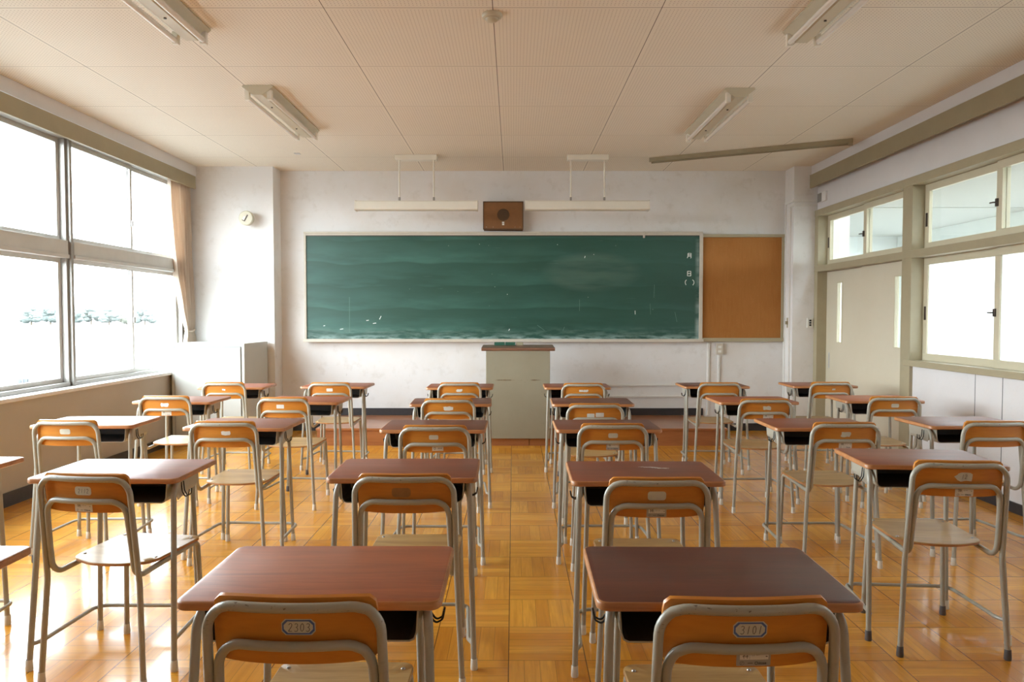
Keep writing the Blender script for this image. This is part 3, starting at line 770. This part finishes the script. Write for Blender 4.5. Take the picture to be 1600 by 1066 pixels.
# ------------------------------------------------------------------ desk
CAPW, CAPD = (.74, .70, .60, 1), (.10, .085, .08, 1)
def make_desk():
    d = empty('school_desk')
    TZ = .76
    bm = new_bm()   # table top: veneer + rounded edge band
    def ring(z, inset, r): return [bm.verts.new((x, y, z)) for x, y in rrect(-.30+inset, .30-inset, -.20+inset, .20-inset, r-inset, 5)]
    R = [ring(TZ-.021, .004, .028), ring(TZ-.018, .0, .028), ring(TZ-.005, 0, .028), ring(TZ-.0015, .002, .028), ring(TZ, .006, .028)]
    for a, b in zip(R, R[1:]):
        for k in range(len(a)): bm.faces.new((a[k], a[(k+1) % len(a)], b[(k+1) % len(a)], b[k])).material_index = 1
    bm.faces.new(R[-1]).material_index = 0; bm.faces.new(R[0][::-1]).material_index = 1
    link('tabletop', bm, [M['tabletop'], M['top_edge']], d, True)
    # book tray, open to the sitter
    P = [(-.247, .735), (-.2425, .674), (-.237, .660), (-.225, .654), (.225, .654), (.237, .660), (.2425, .674), (.247, .735)]
    Q = [(-.243, .735), (-.239, .676), (-.234, .663), (-.2235, .658), (.2235, .658), (.234, .663), (.239, .676), (.243, .735)]
    bm = new_bm(); y0, y1 = -.165, .11
    def strip(A, ya, B, yb, m):
        va = [bm.verts.new((x, ya, z)) for x, z in A]; vb = [bm.verts.new((x, yb, z)) for x, z in B]
        for k in range(len(A)-1): bm.faces.new((va[k], va[k+1], vb[k+1], vb[k])).material_index = m
        return va, vb
    strip(P, y0, P, y1, 0)
    strip(Q, y0, Q, y1-.003, 1)
    strip(P, y0, Q, y0, 0)
    bm.faces.new([bm.verts.new((x, y1, z)) for x, z in P]).material_index = 0
    bm.faces.new([bm.verts.new((x, y1-.003, z)) for x, z in Q]).material_index = 1
    bmesh.ops.remove_doubles(bm, verts=bm.verts[:], dist=1e-5)
    me = bpy.data.meshes.new('book_tray'); bm.to_mesh(me); bm.free(); me.materials.append(M['tray_out']); me.materials.append(M['tray_in'])
    o = bpy.data.objects.new('book_tray', me); COL.objects.link(o); o.parent = d
    # dark underside panel inside the tray mouth
    for s in (-1, 1):
        # near leg: foot up, curved into the top rail running back
        bm = new_bm(); sweep(bm, fillet([(s*.286, -.212, .035), (s*.266, -.150, .724), (s*.228, .03, .724)], .055), .0112, 10); lg = link('leg', bm, M['tubing'], d, True)
        bm = new_bm(); lathe(bm, [(0, 0), (.0135, 0), (.0145, .006), (.0128, .042), (.011, .044)], 14, Matrix.Translation((s*.287, -.2135, 0))); link('foot_cap', bm, M['cap'], lg, True)
        bm = new_bm(); sweep(bm, fillet([(s*.221, .160, .035), (s*.203, .150, .724), (s*.228, .03, .724)], .045), .0105, 10); lg = link('leg', bm, M['tubing'], d, True)
        bm = new_bm(); lathe(bm, [(0, 0), (.013, 0), (.014, .006), (.0122, .042), (.0105, .044)], 14, Matrix.Translation((s*.222, .1605, 0))); link('foot_cap', bm, M['cap'], lg, True)
        # side panel (thin pressed sheet, follows the rail)
        bm = new_bm()
        A = [(s*.262, -.118), (s*.214, .13)]
        def q(x, y, z, o): return bm.verts.new((x+s*o, y, z))
        prof = [(0, .735), (0, .672), (.06, .652), (.55, .652), (.86, .664), (1, .70), (1, .735)]
        V = [[], []]
        for u, z in prof:
            x = A[0][0]+(A[1][0]-A[0][0])*u; y = A[0][1]+(A[1][1]-A[0][1])*u
            V[0].append(q(x, y, z, .0)); V[1].append(q(x, y, z, .0022))
        bm.faces.new(V[0]); bm.faces.new(V[1][::-1])
        for k in range(len(prof)): bm.faces.new((V[0][k], V[0][(k+1) % 7], V[1][(k+1) % 7], V[1][k]))
        sp_ = link('side_panel', bm, M['tubing'], d)
        for hy in (-.055, -.035):
            bm = new_bm(); hx = s*.252
            sweep(bm, fillet([(hx, hy, .715), (hx+s*.004, hy, .675), (hx+s*.022, hy-.012, .655), (hx+s*.040, hy-.02, .668), (hx+s*.044, hy-.022, .690)], .012, 4), .0026, 6)
            link('bag_hook', bm, M['hook'], d, True)
    bm = new_bm()
    sweep(bm, fillet([(-.284, -.206, .10), (-.262, -.165, .10), (-.243, .184, .10), (.243, .184, .10), (.262, -.165, .10), (.284, -.206, .10)], [.03, .055, .055, .03]), .0085, 8)
    for s in (-1, 1): sweep(bm, [(s*.219, .158, .10), (s*.219, .184, .10)], .006, 6)
    link('foot_rail', bm, M['tubing'], d, True)
    return d

# ------------------------------------------------------------------ chair
def ybk(z): return -.250+(.79-z)*.10
def bow(x): return -.022*(1-min(1, (x/.17)**2))
def make_chair():
    c = empty('school_chair')
    r = .0108
    # outer hoop
    a = []
    zt = .800; hw = .1825
    arc = fillet([(-.190, ybk(.44), .44), (-hw, ybk(zt), zt), (hw, ybk(zt), zt), (.190, ybk(.44), .44)], .062, 8)
    pts = []
    for i, p in enumerate(arc):
        pts.append(p)
        if i == 1+8: pts += [p.lerp(arc[i+1], k/8) for k in range(1, 8)]
    pts = [Vector((p.x, p.y+(bow(p.x) if p.z > .79 and abs(p.x) < .17 else 0), p.z)) for p in pts]
    bm = new_bm(); sweep(bm, pts, r, 12); link('back_frame', bm, M['tubing'], c, True)
    for s in (-1, 1):
        bm = new_bm(); sweep(bm, fillet([(s*.190, ybk(.44), .445), (s*.1915, ybk(.40), .40), (s*.211, -.228, .035)], .25, 6), r, 12); lg = link('leg', bm, M['tubing'], c, True)
        bm = new_bm(); lathe(bm, [(0, 0), (.0132, 0), (.0142, .006), (.0126, .042), (.011, .044)], 14, Matrix.Translation((s*.2118, -.2285, 0))); link('foot_cap', bm, M['cap'], lg, True)
    # inner hoop with seat rails
    zi = .716; hw = .1615
    yi = lambda z: ybk(z)+.0
    pl_ = [(-.168, .15, .430), (-.170, -.105, .424), (-.1695, yi(.46)+.004, .47), (-hw, yi(zi), zi), (hw, yi(zi), zi), (.1695, yi(.46)+.004, .47), (.170, -.105, .424), (.168, .15, .430)]
    pl_[1] = (-.170, -.206, .416); pl_[2] = (-.1695, yi(.52)+.004, .52); pl_[5] = (.1695, yi(.52)+.004, .52); pl_[6] = (.170, -.206, .416)
    arc = fillet(pl_, [.06, .3, .058, .058, .3, .06], 8)
    pts = []
    k0 = max(range(len(arc)-1), key=lambda i: (arc[i+1]-arc[i]).length if abs(arc[i].z-zi) < .002 and abs(arc[i+1].z-zi) < .002 else -1)
    for i, p in enumerate(arc):
        pts.append(p)
        if i == k0: pts += [p.lerp(arc[i+1], k/8) for k in range(1, 8)]
    pts = [Vector((p.x, p.y+(bow(p.x*1.1) if abs(p.z-zi) < .01 else 0), p.z)) for p in pts]
    bm = new_bm(); sweep(bm, pts, r*.98, 12); link('support_frame', bm, M['tubing'], c, True)
    for s in (-1, 1):
        bm = new_bm(); sweep(bm, fillet([(s*.168, .14, .430), (s*.168, .205, .4315), (s*.180, .215, .035)], .055, 7), r*.98, 12); lg = link('leg', bm, M['tubing'], c, True)
        bm = new_bm(); lathe(bm, [(0, 0), (.0132, 0), (.0142, .006), (.0126, .042), (.011, .044)], 14, Matrix.Translation((s*.1805, .2155, 0))); link('foot_cap', bm, M['cap'], lg, True)
    # seat: moulded plywood
    poly = []
    def seat_out():
        P = fillet([(0, .215, 0), (.182, .215, 0), (.178, -.105, 0), (.06, -.153, 0), (0, -.156, 0)], [.03, .075, .2], 7)
        L = [(-p.x, p.y) for p in P[::-1]][:-1]
        return [(p.x, p.y) for p in P] + L[1:]
    so_ = seat_out()
    bm = new_bm()
    def sz(x, y): return .450 - .006*math.exp(-((y+.04)/.12)**2)*(1-min(1, (x/.18)**2)) + (.002 if y > .2 else 0)
    N_ = 7
    rings = []
    for k in range(N_):
        f = 1-k/N_
        rings.append([bm.verts.new((x*f, (y-.03)*f+.03, sz(x*f, (y-.03)*f+.03)-(.0025 if k == 0 else 0))) for x, y in so_] if k != 1 else [bm.verts.new((x*.985, (y-.03)*.985+.03, sz(x*.985, (y-.03)*.985+.03))) for x, y in so_])
    cen = bm.verts.new((0, .03, sz(0, .03)))
    n = len(so_)
    for a_, b_ in zip(rings, rings[1:]):
        for k in range(n): bm.faces.new((a_[k], a_[(k+1) % n], b_[(k+1) % n], b_[k])).material_index = 0
    for k in range(n): bm.faces.new((rings[-1][k], rings[-1][(k+1) % n], cen))
    lo = [bm.verts.new((x, y, sz(x, y)-.011)) for x, y in so_]
    for k in range(n): bm.faces.new((rings[0][k], lo[k], lo[(k+1) % n], rings[0][(k+1) % n])).material_index = 1
    bm.faces.new(lo)
    st_ = link('seat', bm, [M['seat_ply'], M['top_edge']], c, True)
    for sx_, sy_ in ((-.155, .18), (.155, .18), (-.155, -.06), (.155, -.06)):
        bm = new_bm(); lathe(bm, [(0, .0035), (.004, .003), (.0065, 0), (.0065, -.002)], 12, Matrix.Translation((sx_, sy_, sz(sx_, sy_)+.0005))); link('screw', bm, M['screw'], st_, True)
    # backrest: curved plywood in front of the hoops
    bm = new_bm(); NX = 22; rows = [(.670, .010, -.030), (.676, .003, -.012), (.686, 0, -.004), (.715, 0, 0), (.75, 0, 0), (.785, 0, 0), (.807, .002, -.006), (.817, .012, -.028)]
    F, Bk = [], []
    for z, inset, dx_ in rows:
        hw_ = .1735+dx_*.55
        F.append([]); Bk.append([])
        for i in range(NX+1):
            x = -hw_+2*hw_*i/NX
            y = ybk(z)+bow(x)*.95+.0135
            z2 = z - (.004*(abs(x)/.17)**4 if z > .8 else 0)+(.006*(abs(x)/.17)**4 if z < .68 else 0)
            Bk[-1].append(bm.verts.new((x, y, z2))); F[-1].append(bm.verts.new((x, y+.009, z2+.003)))
    for G in (F, Bk):
        for a_, b_ in zip(G, G[1:]):
            for i in range(NX): bm.faces.new((a_[i], a_[i+1], b_[i+1], b_[i]))
    per = lambda G: G[0][:] + [r_[-1] for r_ in G[1:-1]] + G[-1][::-1] + [r_[0] for r_ in G[1:-1]][::-1]
    pf, pk = per(F), per(Bk)
    for k in range(len(pf)): bm.faces.new((pf[k], pf[(k+1) % len(pf)], pk[(k+1) % len(pf)], pk[k]))
    link('backrest', bm, M['back_ply'], c, True)
    return c

def on_back(u, v, off=.0008):
    # point on the rear face of the backrest, u sideways, v height
    return Vector((u, ybk(v)+bow(u)*.95+.0135-off, v))
def patch(bm, poly, off, mat, nx=8):
    # triangulated-ish patch: clip polygon in columns so that it follows the bow
    xs = [p[0] for p in poly]; x0, x1 = min(xs), max(xs)
    def span(x):
        zs = []
        for k in range(len(poly)):
            a, b = poly[k], poly[(k+1) % len(poly)]
            if (a[0]-x)*(b[0]-x) <= 0 and a[0] != b[0]:
                t_ = (x-a[0])/(b[0]-a[0]); zs.append(a[1]+(b[1]-a[1])*t_)
        return (min(zs), max(zs)) if zs else (0, 0)
    cols = []
    cand = sorted(set([x0+1e-5, x1-1e-5] + [x for x in xs if x0 < x < x1] + [x0+(x1-x0)*k/nx for k in range(1, nx)]))
    for x in cand:
        a, b = span(x); cols.append((bm.verts.new(on_back(x, a, off)), bm.verts.new(on_back(x, b, off))))
    for (a, b), (c_, d_) in zip(cols, cols[1:]):
        try: bm.faces.new((a, c_, d_, b)).material_index = mat
        except Exception: pass
def sticker(ch, kind, cx=0.0, cz=.752, w=.05, text='', seed=1):
    rnd_ = random.Random(seed)
    bm = new_bm(); h = w*.5
    if kind == 'blue':
        cham = w*.13
        octo = lambda k: [(cx-w/2*k+cham, cz-h/2*k), (cx+w/2*k-cham, cz-h/2*k), (cx+w/2*k, cz-h/2*k+cham), (cx+w/2*k, cz+h/2*k-cham), (cx+w/2*k-cham, cz+h/2*k), (cx-w/2*k+cham, cz+h/2*k), (cx-w/2*k, cz+h/2*k-cham), (cx-w/2*k, cz-h/2*k+cham)]
        def oct2(m_):
            a = w/2-m_; b = h/2-m_; c3 = cham*.9
            return [(cx-a+c3, cz-b), (cx+a-c3, cz-b), (cx+a, cz-b+c3), (cx+a, cz+b-c3), (cx+a-c3, cz+b), (cx-a+c3, cz+b), (cx-a, cz+b-c3), (cx-a, cz-b+c3)]
        patch(bm, oct2(0), .0006, 0); patch(bm, oct2(.0018), .0010, 1); patch(bm, oct2(.0050), .0014, 0)
        mats = [M['pale_paper'], M['blue_ink']]
    elif kind == 'plain':
        patch(bm, rrect(cx-w/2, cx+w/2, cz-h/2, cz+h/2, h*.3, 3), .0007, 0); mats = [M['pale_paper']]
    elif kind == 'white':
        patch(bm, rrect(cx-w/2, cx+w/2, cz-h/2, cz+h/2, h*.12, 2), .0007, 0); mats = [M['white_paper']]
    elif kind == 'torn':
        n = 14; P = []
        for k in range(n):
            a = 2*PI*k/n; rr_ = rnd_.uniform(.72, 1.12); P.append((cx+w/2*rr_*max(-1, min(1, 1.3*math.cos(a))), cz+h/2*rr_*max(-1, min(1, 1.3*math.sin(a)))))
        patch(bm, P, .0007, 0, 16); mats = [M['pale_paper'] if seed % 2 else M['white_paper']]
    elif kind == 'residue':
        patch(bm, rrect(cx-w/2, cx+w/2, cz-h/2, cz+h/2, h*.35, 4), .0005, 0); mats = [M['residue']]
    o = link('number_label', bm, mats, ch)
    if text:
        bm = new_bm(); pw = w*.135; x = cx-(len(text)*pw*1.22)/2+.002
        for g in text:
            glyph(bm, g, x, cz-h*.26, pw*1.25, h*.5, .0013 if w > .05 else .0015, lambda u, v: on_back(u, v, .0019), .12); x += pw*1.28
        link('handwritten_number', bm, M['ink'], o)
    return o
FONT = {}
def prop_sticker(ch, cx=.006, light=False):
    w, z0, z1 = .072, .673, .710
    x0, x1 = cx-w/2, cx+w/2
    bm = new_bm(); patch(bm, rrect(x0, x1, z0, z1, .002, 2), .0006, 0); patch(bm, [(x0+.007, z0+.014), (x1-.005, z0+.014), (x1-.005, z1-.002), (x0+.007, z1-.002)], .0010, 1)
    o = link('property_sticker', bm, [M['white_paper'] if light else M['grey_paper'], M['white_paper']], ch)
    bm = new_bm(); pl2 = lambda u, v: on_back(u, v, .0015)
    glyph(bm, 'toku', x0+.012, z0+.017, .0125, .0125, .0013, pl2)
    ribbon(bm, [(x0+.027, z0+.015), (x0+.027, z1-.003)], .0005, pl2)
    ribbon(bm, [(x0+.033, z0+.022), (x0+.033, z0+.027)], .0007, pl2); ribbon(bm, [(x0+.036, z0+.022), (x0+.038, z0+.027)], .0007, pl2); ribbon(bm, [(x0+.041, z0+.024), (x0+.048, z0+.0245)], .0008, pl2)
    ribbon(bm, [(x1-.011, z0+.021), (x1-.007, z0+.021)], .002, pl2)
    ribbon(bm, [(x0+.007+.0045*math.cos(a)+.0045, z0+.0065+.004*math.sin(a)) for a in [2*PI*k/10 for k in range(11)]], .0006, pl2)
    ribbon(bm, [(x0+.009, z0+.004), (x0+.014, z0+.010)], .0006, pl2)
    ribbon(bm, [(x0+.023, z0+.0065), (x0+.034, z0+.0065)], .0013, pl2)
    # maker's name in small bold letters
    if 'c' not in FONT:
        cu = bpy.data.curves.new('maker', 'FONT'); cu.body = 'Chitose'; cu.size = .0088; cu.offset = .00022
        ob = bpy.data.objects.new('tmp_text', cu); COL.objects.link(ob)
        dg = bpy.context.evaluated_depsgraph_get(); dg.update()
        me = bpy.data.meshes.new_from_object(ob.evaluated_get(dg)); bpy.data.objects.remove(ob)
        FONT['c'] = ([v.co.copy() for v in me.vertices], [list(p.vertices) for p in me.polygons])
    vs, fs = FONT['c']
    vv = [bm.verts.new(pl2(x0+.038+v.x*.9, z0+.0035+v.y)) for v in vs]
    for f in fs:
        try: bm.faces.new([vv[i] for i in f])
        except Exception: pass
    link('sticker_print', bm, M['ink'], o)
    return o
def round_sticker(ch):
    bm = new_bm(); patch(bm, rrect(-.014, .046, .680, .7075, .001, 2), .0007, 0); o = link('white_sticker', bm, M['white_paper'], ch)
    bm = new_bm(); pl2 = lambda u, v: on_back(u, v, .0014)
    ribbon(bm, [(.0+.0045*math.cos(a), .694+.006*math.sin(a)) for a in [2*PI*k/12 for k in range(13)]], .0018, pl2)
    for k in range(3): ribbon(bm, [(.017+k*.008, .693), (.0225+k*.008, .695)], .0035, pl2)
    link('sticker_print', bm, M['ink'], o)

desk0 = make_desk(); reg(desk0)
chair0 = make_chair(); reg(chair0)

DESK = {'c1r3': (-2.539, 4.383, 1.6), 'c1r4': (-2.554, 5.545, -1.0), 'c1r5': (-2.542, 6.627, 1.2), 'c2r2': (-1.624, 3.007, -0.2), 'c2r3': (-1.602, 4.297, -1.9), 'c2r4': (-1.590, 5.535, -3.5), 'c2r5': (-1.631, 6.697, -2.2), 'c3r1': (-0.463, 1.788, 0.2), 'c3r2': (-0.445, 3.017, 0.8), 'c3r3': (-0.456, 4.224, -0.3), 'c3r4': (-0.463, 5.409, 1.9), 'c3r5': (-0.483, 6.608, -0.4), 'c4r1': (0.490, 1.782, -0.8), 'c4r2': (0.528, 2.962, -0.6), 'c4r3': (0.542, 4.235, 0.4), 'c4r4': (0.586, 5.412, -0.7), 'c4r5': (0.580, 6.629, 0.1), 'c5r2': (1.836, 3.259, -4.3), 'c5r3': (1.802, 4.298, 0.4), 'c5r4': (1.829, 5.528, 1), 'c5r5': (1.854, 6.714, 0.1), 'c6r3': (2.722, 4.382, 2.4), 'c6r4': (2.815, 5.613, -0.9), 'c6r5': (2.858, 6.761, -0.3),
        'c2r1': (-1.635, 1.789, 0), 'c1r2': (-2.517, 3.058, 0)}
# chairs: position of the top bar, turn
CHAIR = {'c1r3': (-2.512, 4.014, -2), 'c1r4': (-2.545, 5.234, 0), 'c1r5': (-2.546, 6.311, 1), 'c2r2': (-1.592, 2.645, -8), 'c2r3': (-1.605, 3.965, -1), 'c2r4': (-1.648, 5.133, -2), 'c2r5': (-1.61, 6.292, 0), 'c3r1': (-0.459, 1.480, -1), 'c3r2': (-0.403, 2.635, 0), 'c3r3': (-0.419, 3.818, 0), 'c3r4': (-0.459, 5.06, 0), 'c3r5': (-0.472, 6.292, 0), 'c4r1': (0.485, 1.469, 1), 'c4r2': (0.521, 2.579, 0), 'c4r3': (0.541, 3.887, 0), 'c4r4': (0.546, 4.776, 0), 'c4r5': (0.61, 6.238, 0), 'c5r2': (1.801, 2.883, -4), 'c5r3': (1.824, 3.933, 0), 'c5r4': (1.778, 5.056, 0), 'c5r5': (1.811, 6.298, 0), 'c6r3': (2.685, 3.985, 1), 'c6r4': (2.761, 5.195, -1), 'c6r5': (2.810, 6.348, 0)}
COLN = {1: 'column beside the windows', 2: 'second column from the windows', 3: 'column left of the middle aisle', 4: 'column right of the middle aisle', 5: 'second column from the corridor wall', 6: 'column beside the corridor wall'}
ROWN = {1: 'nearest the camera', 2: 'second row from the camera', 3: 'middle row', 4: 'second row from the chalkboard', 5: 'front row by the chalkboard'}
def seat_key(k): return int(k[1]), int(k[3])
TONE = {5: (1.25, 1.3, 1.2), 4: (1.15, 1.2, 1.1), 3: (.95, .95, .95), 2: (1, 1, 1), 1: (1, 1, 1)}  # rows near the chalkboard lighter: window glare put into the top colour
order = sorted(DESK)
def walk(o):
    yield o
    for ch in KIDS.get(o.name, []): yield from walk(ch)
desks, chairs = {}, {}
for i, k in enumerate(order):
    c, r = seat_key(k)
    d = desk0 if i == 0 else copy_tree(desk0)
    x, y, a = DESK[k]; d.location = (x, y, 0); d.rotation_euler.z = math.radians(a)
    lab = 'brown-topped school desk, %s, %s' % (ROWN[r], COLN[c])
    tag(d, lab, 'desk', 'school desks in rows')
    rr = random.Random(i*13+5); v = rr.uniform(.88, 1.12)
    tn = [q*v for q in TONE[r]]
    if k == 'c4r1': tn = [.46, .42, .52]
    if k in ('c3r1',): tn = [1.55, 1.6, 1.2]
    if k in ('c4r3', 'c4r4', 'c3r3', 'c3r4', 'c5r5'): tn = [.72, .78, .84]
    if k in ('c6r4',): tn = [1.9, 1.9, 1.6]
    if k in ('c5r4', 'c2r4', 'c2r5', 'c1r5'): tn = [1.5, 1.45, 1.3]  # left desks here carry glare in their lighter top colour
    darkcap = {'c5r2': (0,), 'c2r4': (1,)}.get(k, ())
    n_leg = 0
    for o in walk(d):
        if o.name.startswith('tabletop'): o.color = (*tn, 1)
        if o.name.startswith('foot_cap'):
            o.color = CAPD if n_leg in darkcap else CAPW; n_leg += 1
    desks[k] = d
for i, k in enumerate(sorted(CHAIR)):
    c, r = seat_key(k)
    ch = chair0 if i == 0 else copy_tree(chair0)
    x, y, a = CHAIR[k]; a = math.radians(a)
    ch.location = (x-.25*math.sin(a), y+.25*math.cos(a), 0); ch.rotation_euler.z = a
    tag(ch, 'plywood school chair, %s, %s' % (ROWN[r], COLN[c]), 'chair', 'plywood school chairs behind the desks')
    n_leg = 0
    for o in walk(ch):
        if o.name.startswith('foot_cap'):
            dk = k == 'c5r2' or (k in ('c2r5', 'c3r5', 'c4r5', 'c1r3') and n_leg % 3 == 0); o.color = CAPD if dk else CAPW; n_leg += 1
    chairs[k] = ch

C = chairs
sticker(C['c3r1'], 'blue', .012, .753, .071, '2303'); C['c3r1']['label'] = 'plywood school chair with a blue-bordered label reading 2303, nearest the camera'
sticker(C['c4r1'], 'blue', .004, .753, .071, '3101'); prop_sticker(C['c4r1'], .014); C['c4r1']['label'] = 'plywood school chair with a blue-bordered label reading 3101, nearest the camera'
sticker(C['c2r2'], 'plain', .0, .753, .066, '2112'); prop_sticker(C['c2r2'], -.004, True); C['c2r2']['label'] = 'plywood school chair with a pale label reading 2112, second row from the camera'
sticker(C['c3r2'], 'residue', -.01, .750, .07); C['c3r2']['label'] = 'plywood school chair with worn top bar and only a glue mark, left of the aisle'
sticker(C['c4r2'], 'plain', -.003, .752, .066, ''); prop_sticker(C['c4r2'], -.003); C['c4r2']['label'] = 'plywood school chair with a blank pale label, right of the aisle, second from the camera'
sticker(C['c5r2'], 'torn', .012, .754, .072, '12', 3); prop_sticker(C['c5r2'], .018, True); C['c5r2']['label'] = 'plywood school chair with a torn label reading 12, second row from the camera'
sticker(C['c1r3'], 'plain', .0, .752, .06, seed=2)
sticker(C['c2r3'], 'torn', .018, .752, .055, '', 4)
sticker(C['c3r3'], 'plain', -.005, .754, .05); round_sticker(C['c3r3']); C['c3r3']['label'] = 'plywood school chair with a small white sticker under the lower bar, middle row'
sticker(C['c4r3'], 'plain', .0, .752, .052); prop_sticker(C['c4r3'], .0)
sticker(C['c5r3'], 'torn', .0, .750, .055, '', 5); prop_sticker(C['c5r3'], .0, True)
sticker(C['c1r4'], 'torn', -.0, .752, .06, '', 6); prop_sticker(C['c1r4'], .01, True)
sticker(C['c2r4'], 'white', -.02, .752, .055)
sticker(C['c3r4'], 'torn', .0, .748, .065, '', 8)
sticker(C['c4r4'], 'white', -.03, .738, .05); sticker(C['c4r4'], 'white', .03, .742, .055)
sticker(C['c5r4'], 'torn', .01, .752, .06, '', 9); prop_sticker(C['c5r4'], .02, True)
sticker(C['c6r4'], 'plain', .0, .752, .055)
sticker(C['c1r5'], 'torn', .0, .752, .03, '', 10)
sticker(C['c2r5'], 'white', .0, .752, .055)
sticker(C['c3r5'], 'torn', .0, .748, .055, '', 12)
sticker(C['c4r5'], 'white', -.02, .750, .035); sticker(C['c4r5'], 'torn', .02, .750, .045, '', 12)
sticker(C['c6r5'], 'torn', .02, .752, .03, '', 11)
for k, o in (('c5r5', 'plywood school chair without any label, front row by the chalkboard, right half'), ('c6r3', 'plywood school chair without any label, cut by the right edge')):
    C[k]['label'] = o
# a pale scuff on one desk top
bm = new_bm(); rs = random.Random(4)
for k in range(9):
    x = .02+k*.011; y = .075-k*.004+rs.uniform(-.006, .006); ribbon(bm, [(x-.02, y), (x, y+.003), (x+.018, y-.002)], .004+rs.uniform(0, .004), lambda u, v: Vector((u, v, .7604)))
link('pale_scuff', bm, M['white_paper'], desks['c4r2'])
desks['c4r2']['label'] = 'brown-topped school desk with a pale scuff, second from the camera, right of the aisle'

# ------------------------------------------------------------------ outdoors
bm = new_bm(); box(bm, -400, -4.1, -150, 500, -.6, -.5); tag(struct('ground_yard', bm, M['yard']), kind='structure')
bm = new_bm(); box(bm, 6.3, 200, -100, 300, -.6, -.5); tag(struct('ground_street', bm, M['yard']), kind='structure')
bm = new_bm(); box(bm, -62, -14, 46, 46.3, -.5, .66); tag(link('yard_wall', bm, M['yard_wall']), 'long white yard wall seen through the left windows', 'wall')
random.seed(21)
def blob(bm, c, r, n=2):
    res = bmesh.ops.create_icosphere(bm, subdivisions=n, radius=1)
    for v in res['verts']:
        k = 1+random.uniform(-.12, .12); v.co = Vector((c[0]+v.co.x*r[0]*k, c[1]+v.co.y*r[1]*k, c[2]+v.co.z*r[2]*k))
spots = [(-100.5, 3.8, 0), (-96.5, 3.9, 0), (-92.0, 3.7, 0), (-88.0, 4.0, 0), (-84.3, 3.5, 0), (-80.6, 2.9, 1), (-76.8, 3.8, 0)]
TL_ = ['tree at the left end', 'tree next to the left end', 'tallest tree', 'broad tree past the middle', 'lower tree right of the middle', 'yellowish low tree', 'tree at the right end']
for i, (x, h, kd) in enumerate(spots):
    t_ = empty('distant_tree', (x*(150+9*(i % 2))/150, 150+9*(i % 2), -.5)); tag(t_, 'faint %s of the row beyond the yard' % TL_[i], 'tree', 'trees beyond the yard')
    bm = new_bm()
    for k in range(26): a_ = random.uniform(-1, 1); blob(bm, (a_*1.45, random.uniform(-.5, .5), h*random.uniform(.28, .95-.35*a_*a_)), (random.uniform(.7, 1.0), .9, random.uniform(.5, .8)), 3)
    link('foliage', bm, M['leaf_b'] if kd else M['leaf'], t_, True)
    bm = new_bm(); sweep(bm, [(0, 0, 0), (.1, 0, h*.5)], .15, 8); link('trunk', bm, M['bark'], t_, True)
# posts of a yard fence and shrubs near the building
for i, (x, y, w) in enumerate(((-7.62, 11.4, .085), (-7.5, 11.5, .04), (-7.42, 11.5, .03), (-7.27, 11.4, .09), (-7.13, 11.5, .03))):
    bm = new_bm(); box(bm, -w, w, -.04, .04, 0, .9); tag(link('fence_post', bm, M['grey_post'], loc=(x-.3, y, -.5)), '%s grey fence post outside the left window' % ['wide leftmost', 'narrow second', 'slim third', 'widest', 'slim rightmost'][i], 'post', 'grey posts outside')
for i, (x, y, h) in enumerate(((-8.65, 11.2, .75), (-8.40, 11.3, .72), (-8.19, 11.4, .68))):
    s_ = empty('shrub', (x, y, -.5)); tag(s_, '%s small shrub outside the left window by the posts' % ['left', 'middle', 'right'][i], 'shrub', 'shrubs outside')
    bm = new_bm()
    for k in range(14): blob(bm, (random.uniform(-.06, .06), random.uniform(-.05, .05), h*random.uniform(.3, 1)), (.045, .045, .06), 1)
    link('foliage', bm, M['leaf_b'], s_); bm = new_bm(); sweep(bm, [(0, 0, 0), (0, 0, h*.5)], .012, 6); link('stem', bm, M['bark'], s_)

# ------------------------------------------------------------------ light
w = bpy.data.worlds.new('sky'); S.world = w; w.use_nodes = True
nt = w.node_tree; bg = nt.nodes['Background']
tc = nt.nodes.new('ShaderNodeTexCoord'); sx = nt.nodes.new('ShaderNodeSeparateXYZ'); nt.links.new(tc.outputs['Generated'], sx.inputs[0])
rp = nt.nodes.new('ShaderNodeValToRGB'); nt.links.new(sx.outputs[2], rp.inputs[0])
rp.color_ramp.elements[0].position = 0; rp.color_ramp.elements[0].color = (.87, .94, 1, 1)
rp.color_ramp.elements[1].position = .8; rp.color_ramp.elements[1].color = (.78, .88, 1, 1)
nt.links.new(rp.outputs[0], bg.inputs[0]); bg.inputs[1].default_value = 21.0
def portal(name, loc, rot, sx_, sy_):
    l = bpy.data.lights.new(name, 'AREA'); l.shape = 'RECTANGLE'; l.size = sx_; l.size_y = sy_; l.cycles.is_portal = True
    o = bpy.data.objects.new(name, l); COL.objects.link(o); o.location = loc; o.rotation_euler = rot
portal('window_daylight', (-4.05, 5.2, 1.88), (0, -PI/2, 0), 2.15, 6.5)
portal('corridor_daylight', (6.4, 5.1, 1.69), (0, PI/2, 0), 1.7, 12.7)

# ------------------------------------------------------------------ camera
F = 1125.0
cam = bpy.data.cameras.new('camera'); co = bpy.data.objects.new('camera', cam); COL.objects.link(co)
cam.sensor_width = 36; cam.lens = 36*F/1600; cam.clip_end = 1000; cam.clip_start = .05
pitch = math.atan(39/F); yaw = math.atan(2/F)
co.location = (0, 0, 1.40); co.rotation_euler = (PI/2-pitch, 0, yaw)
S.camera = co
S.view_settings.view_transform = 'Standard'; S.view_settings.look = 'None'; S.view_settings.gamma = 1; S.view_settings.use_curve_mapping = False
S.view_settings.exposure = 0.1
S.cycles.max_bounces = 10; S.cycles.diffuse_bounces = 6; S.cycles.transparent_max_bounces = 12
S.cycles.use_denoising = True
S.cycles.sample_clamp_indirect = 8
S.cycles.caustics_reflective = True
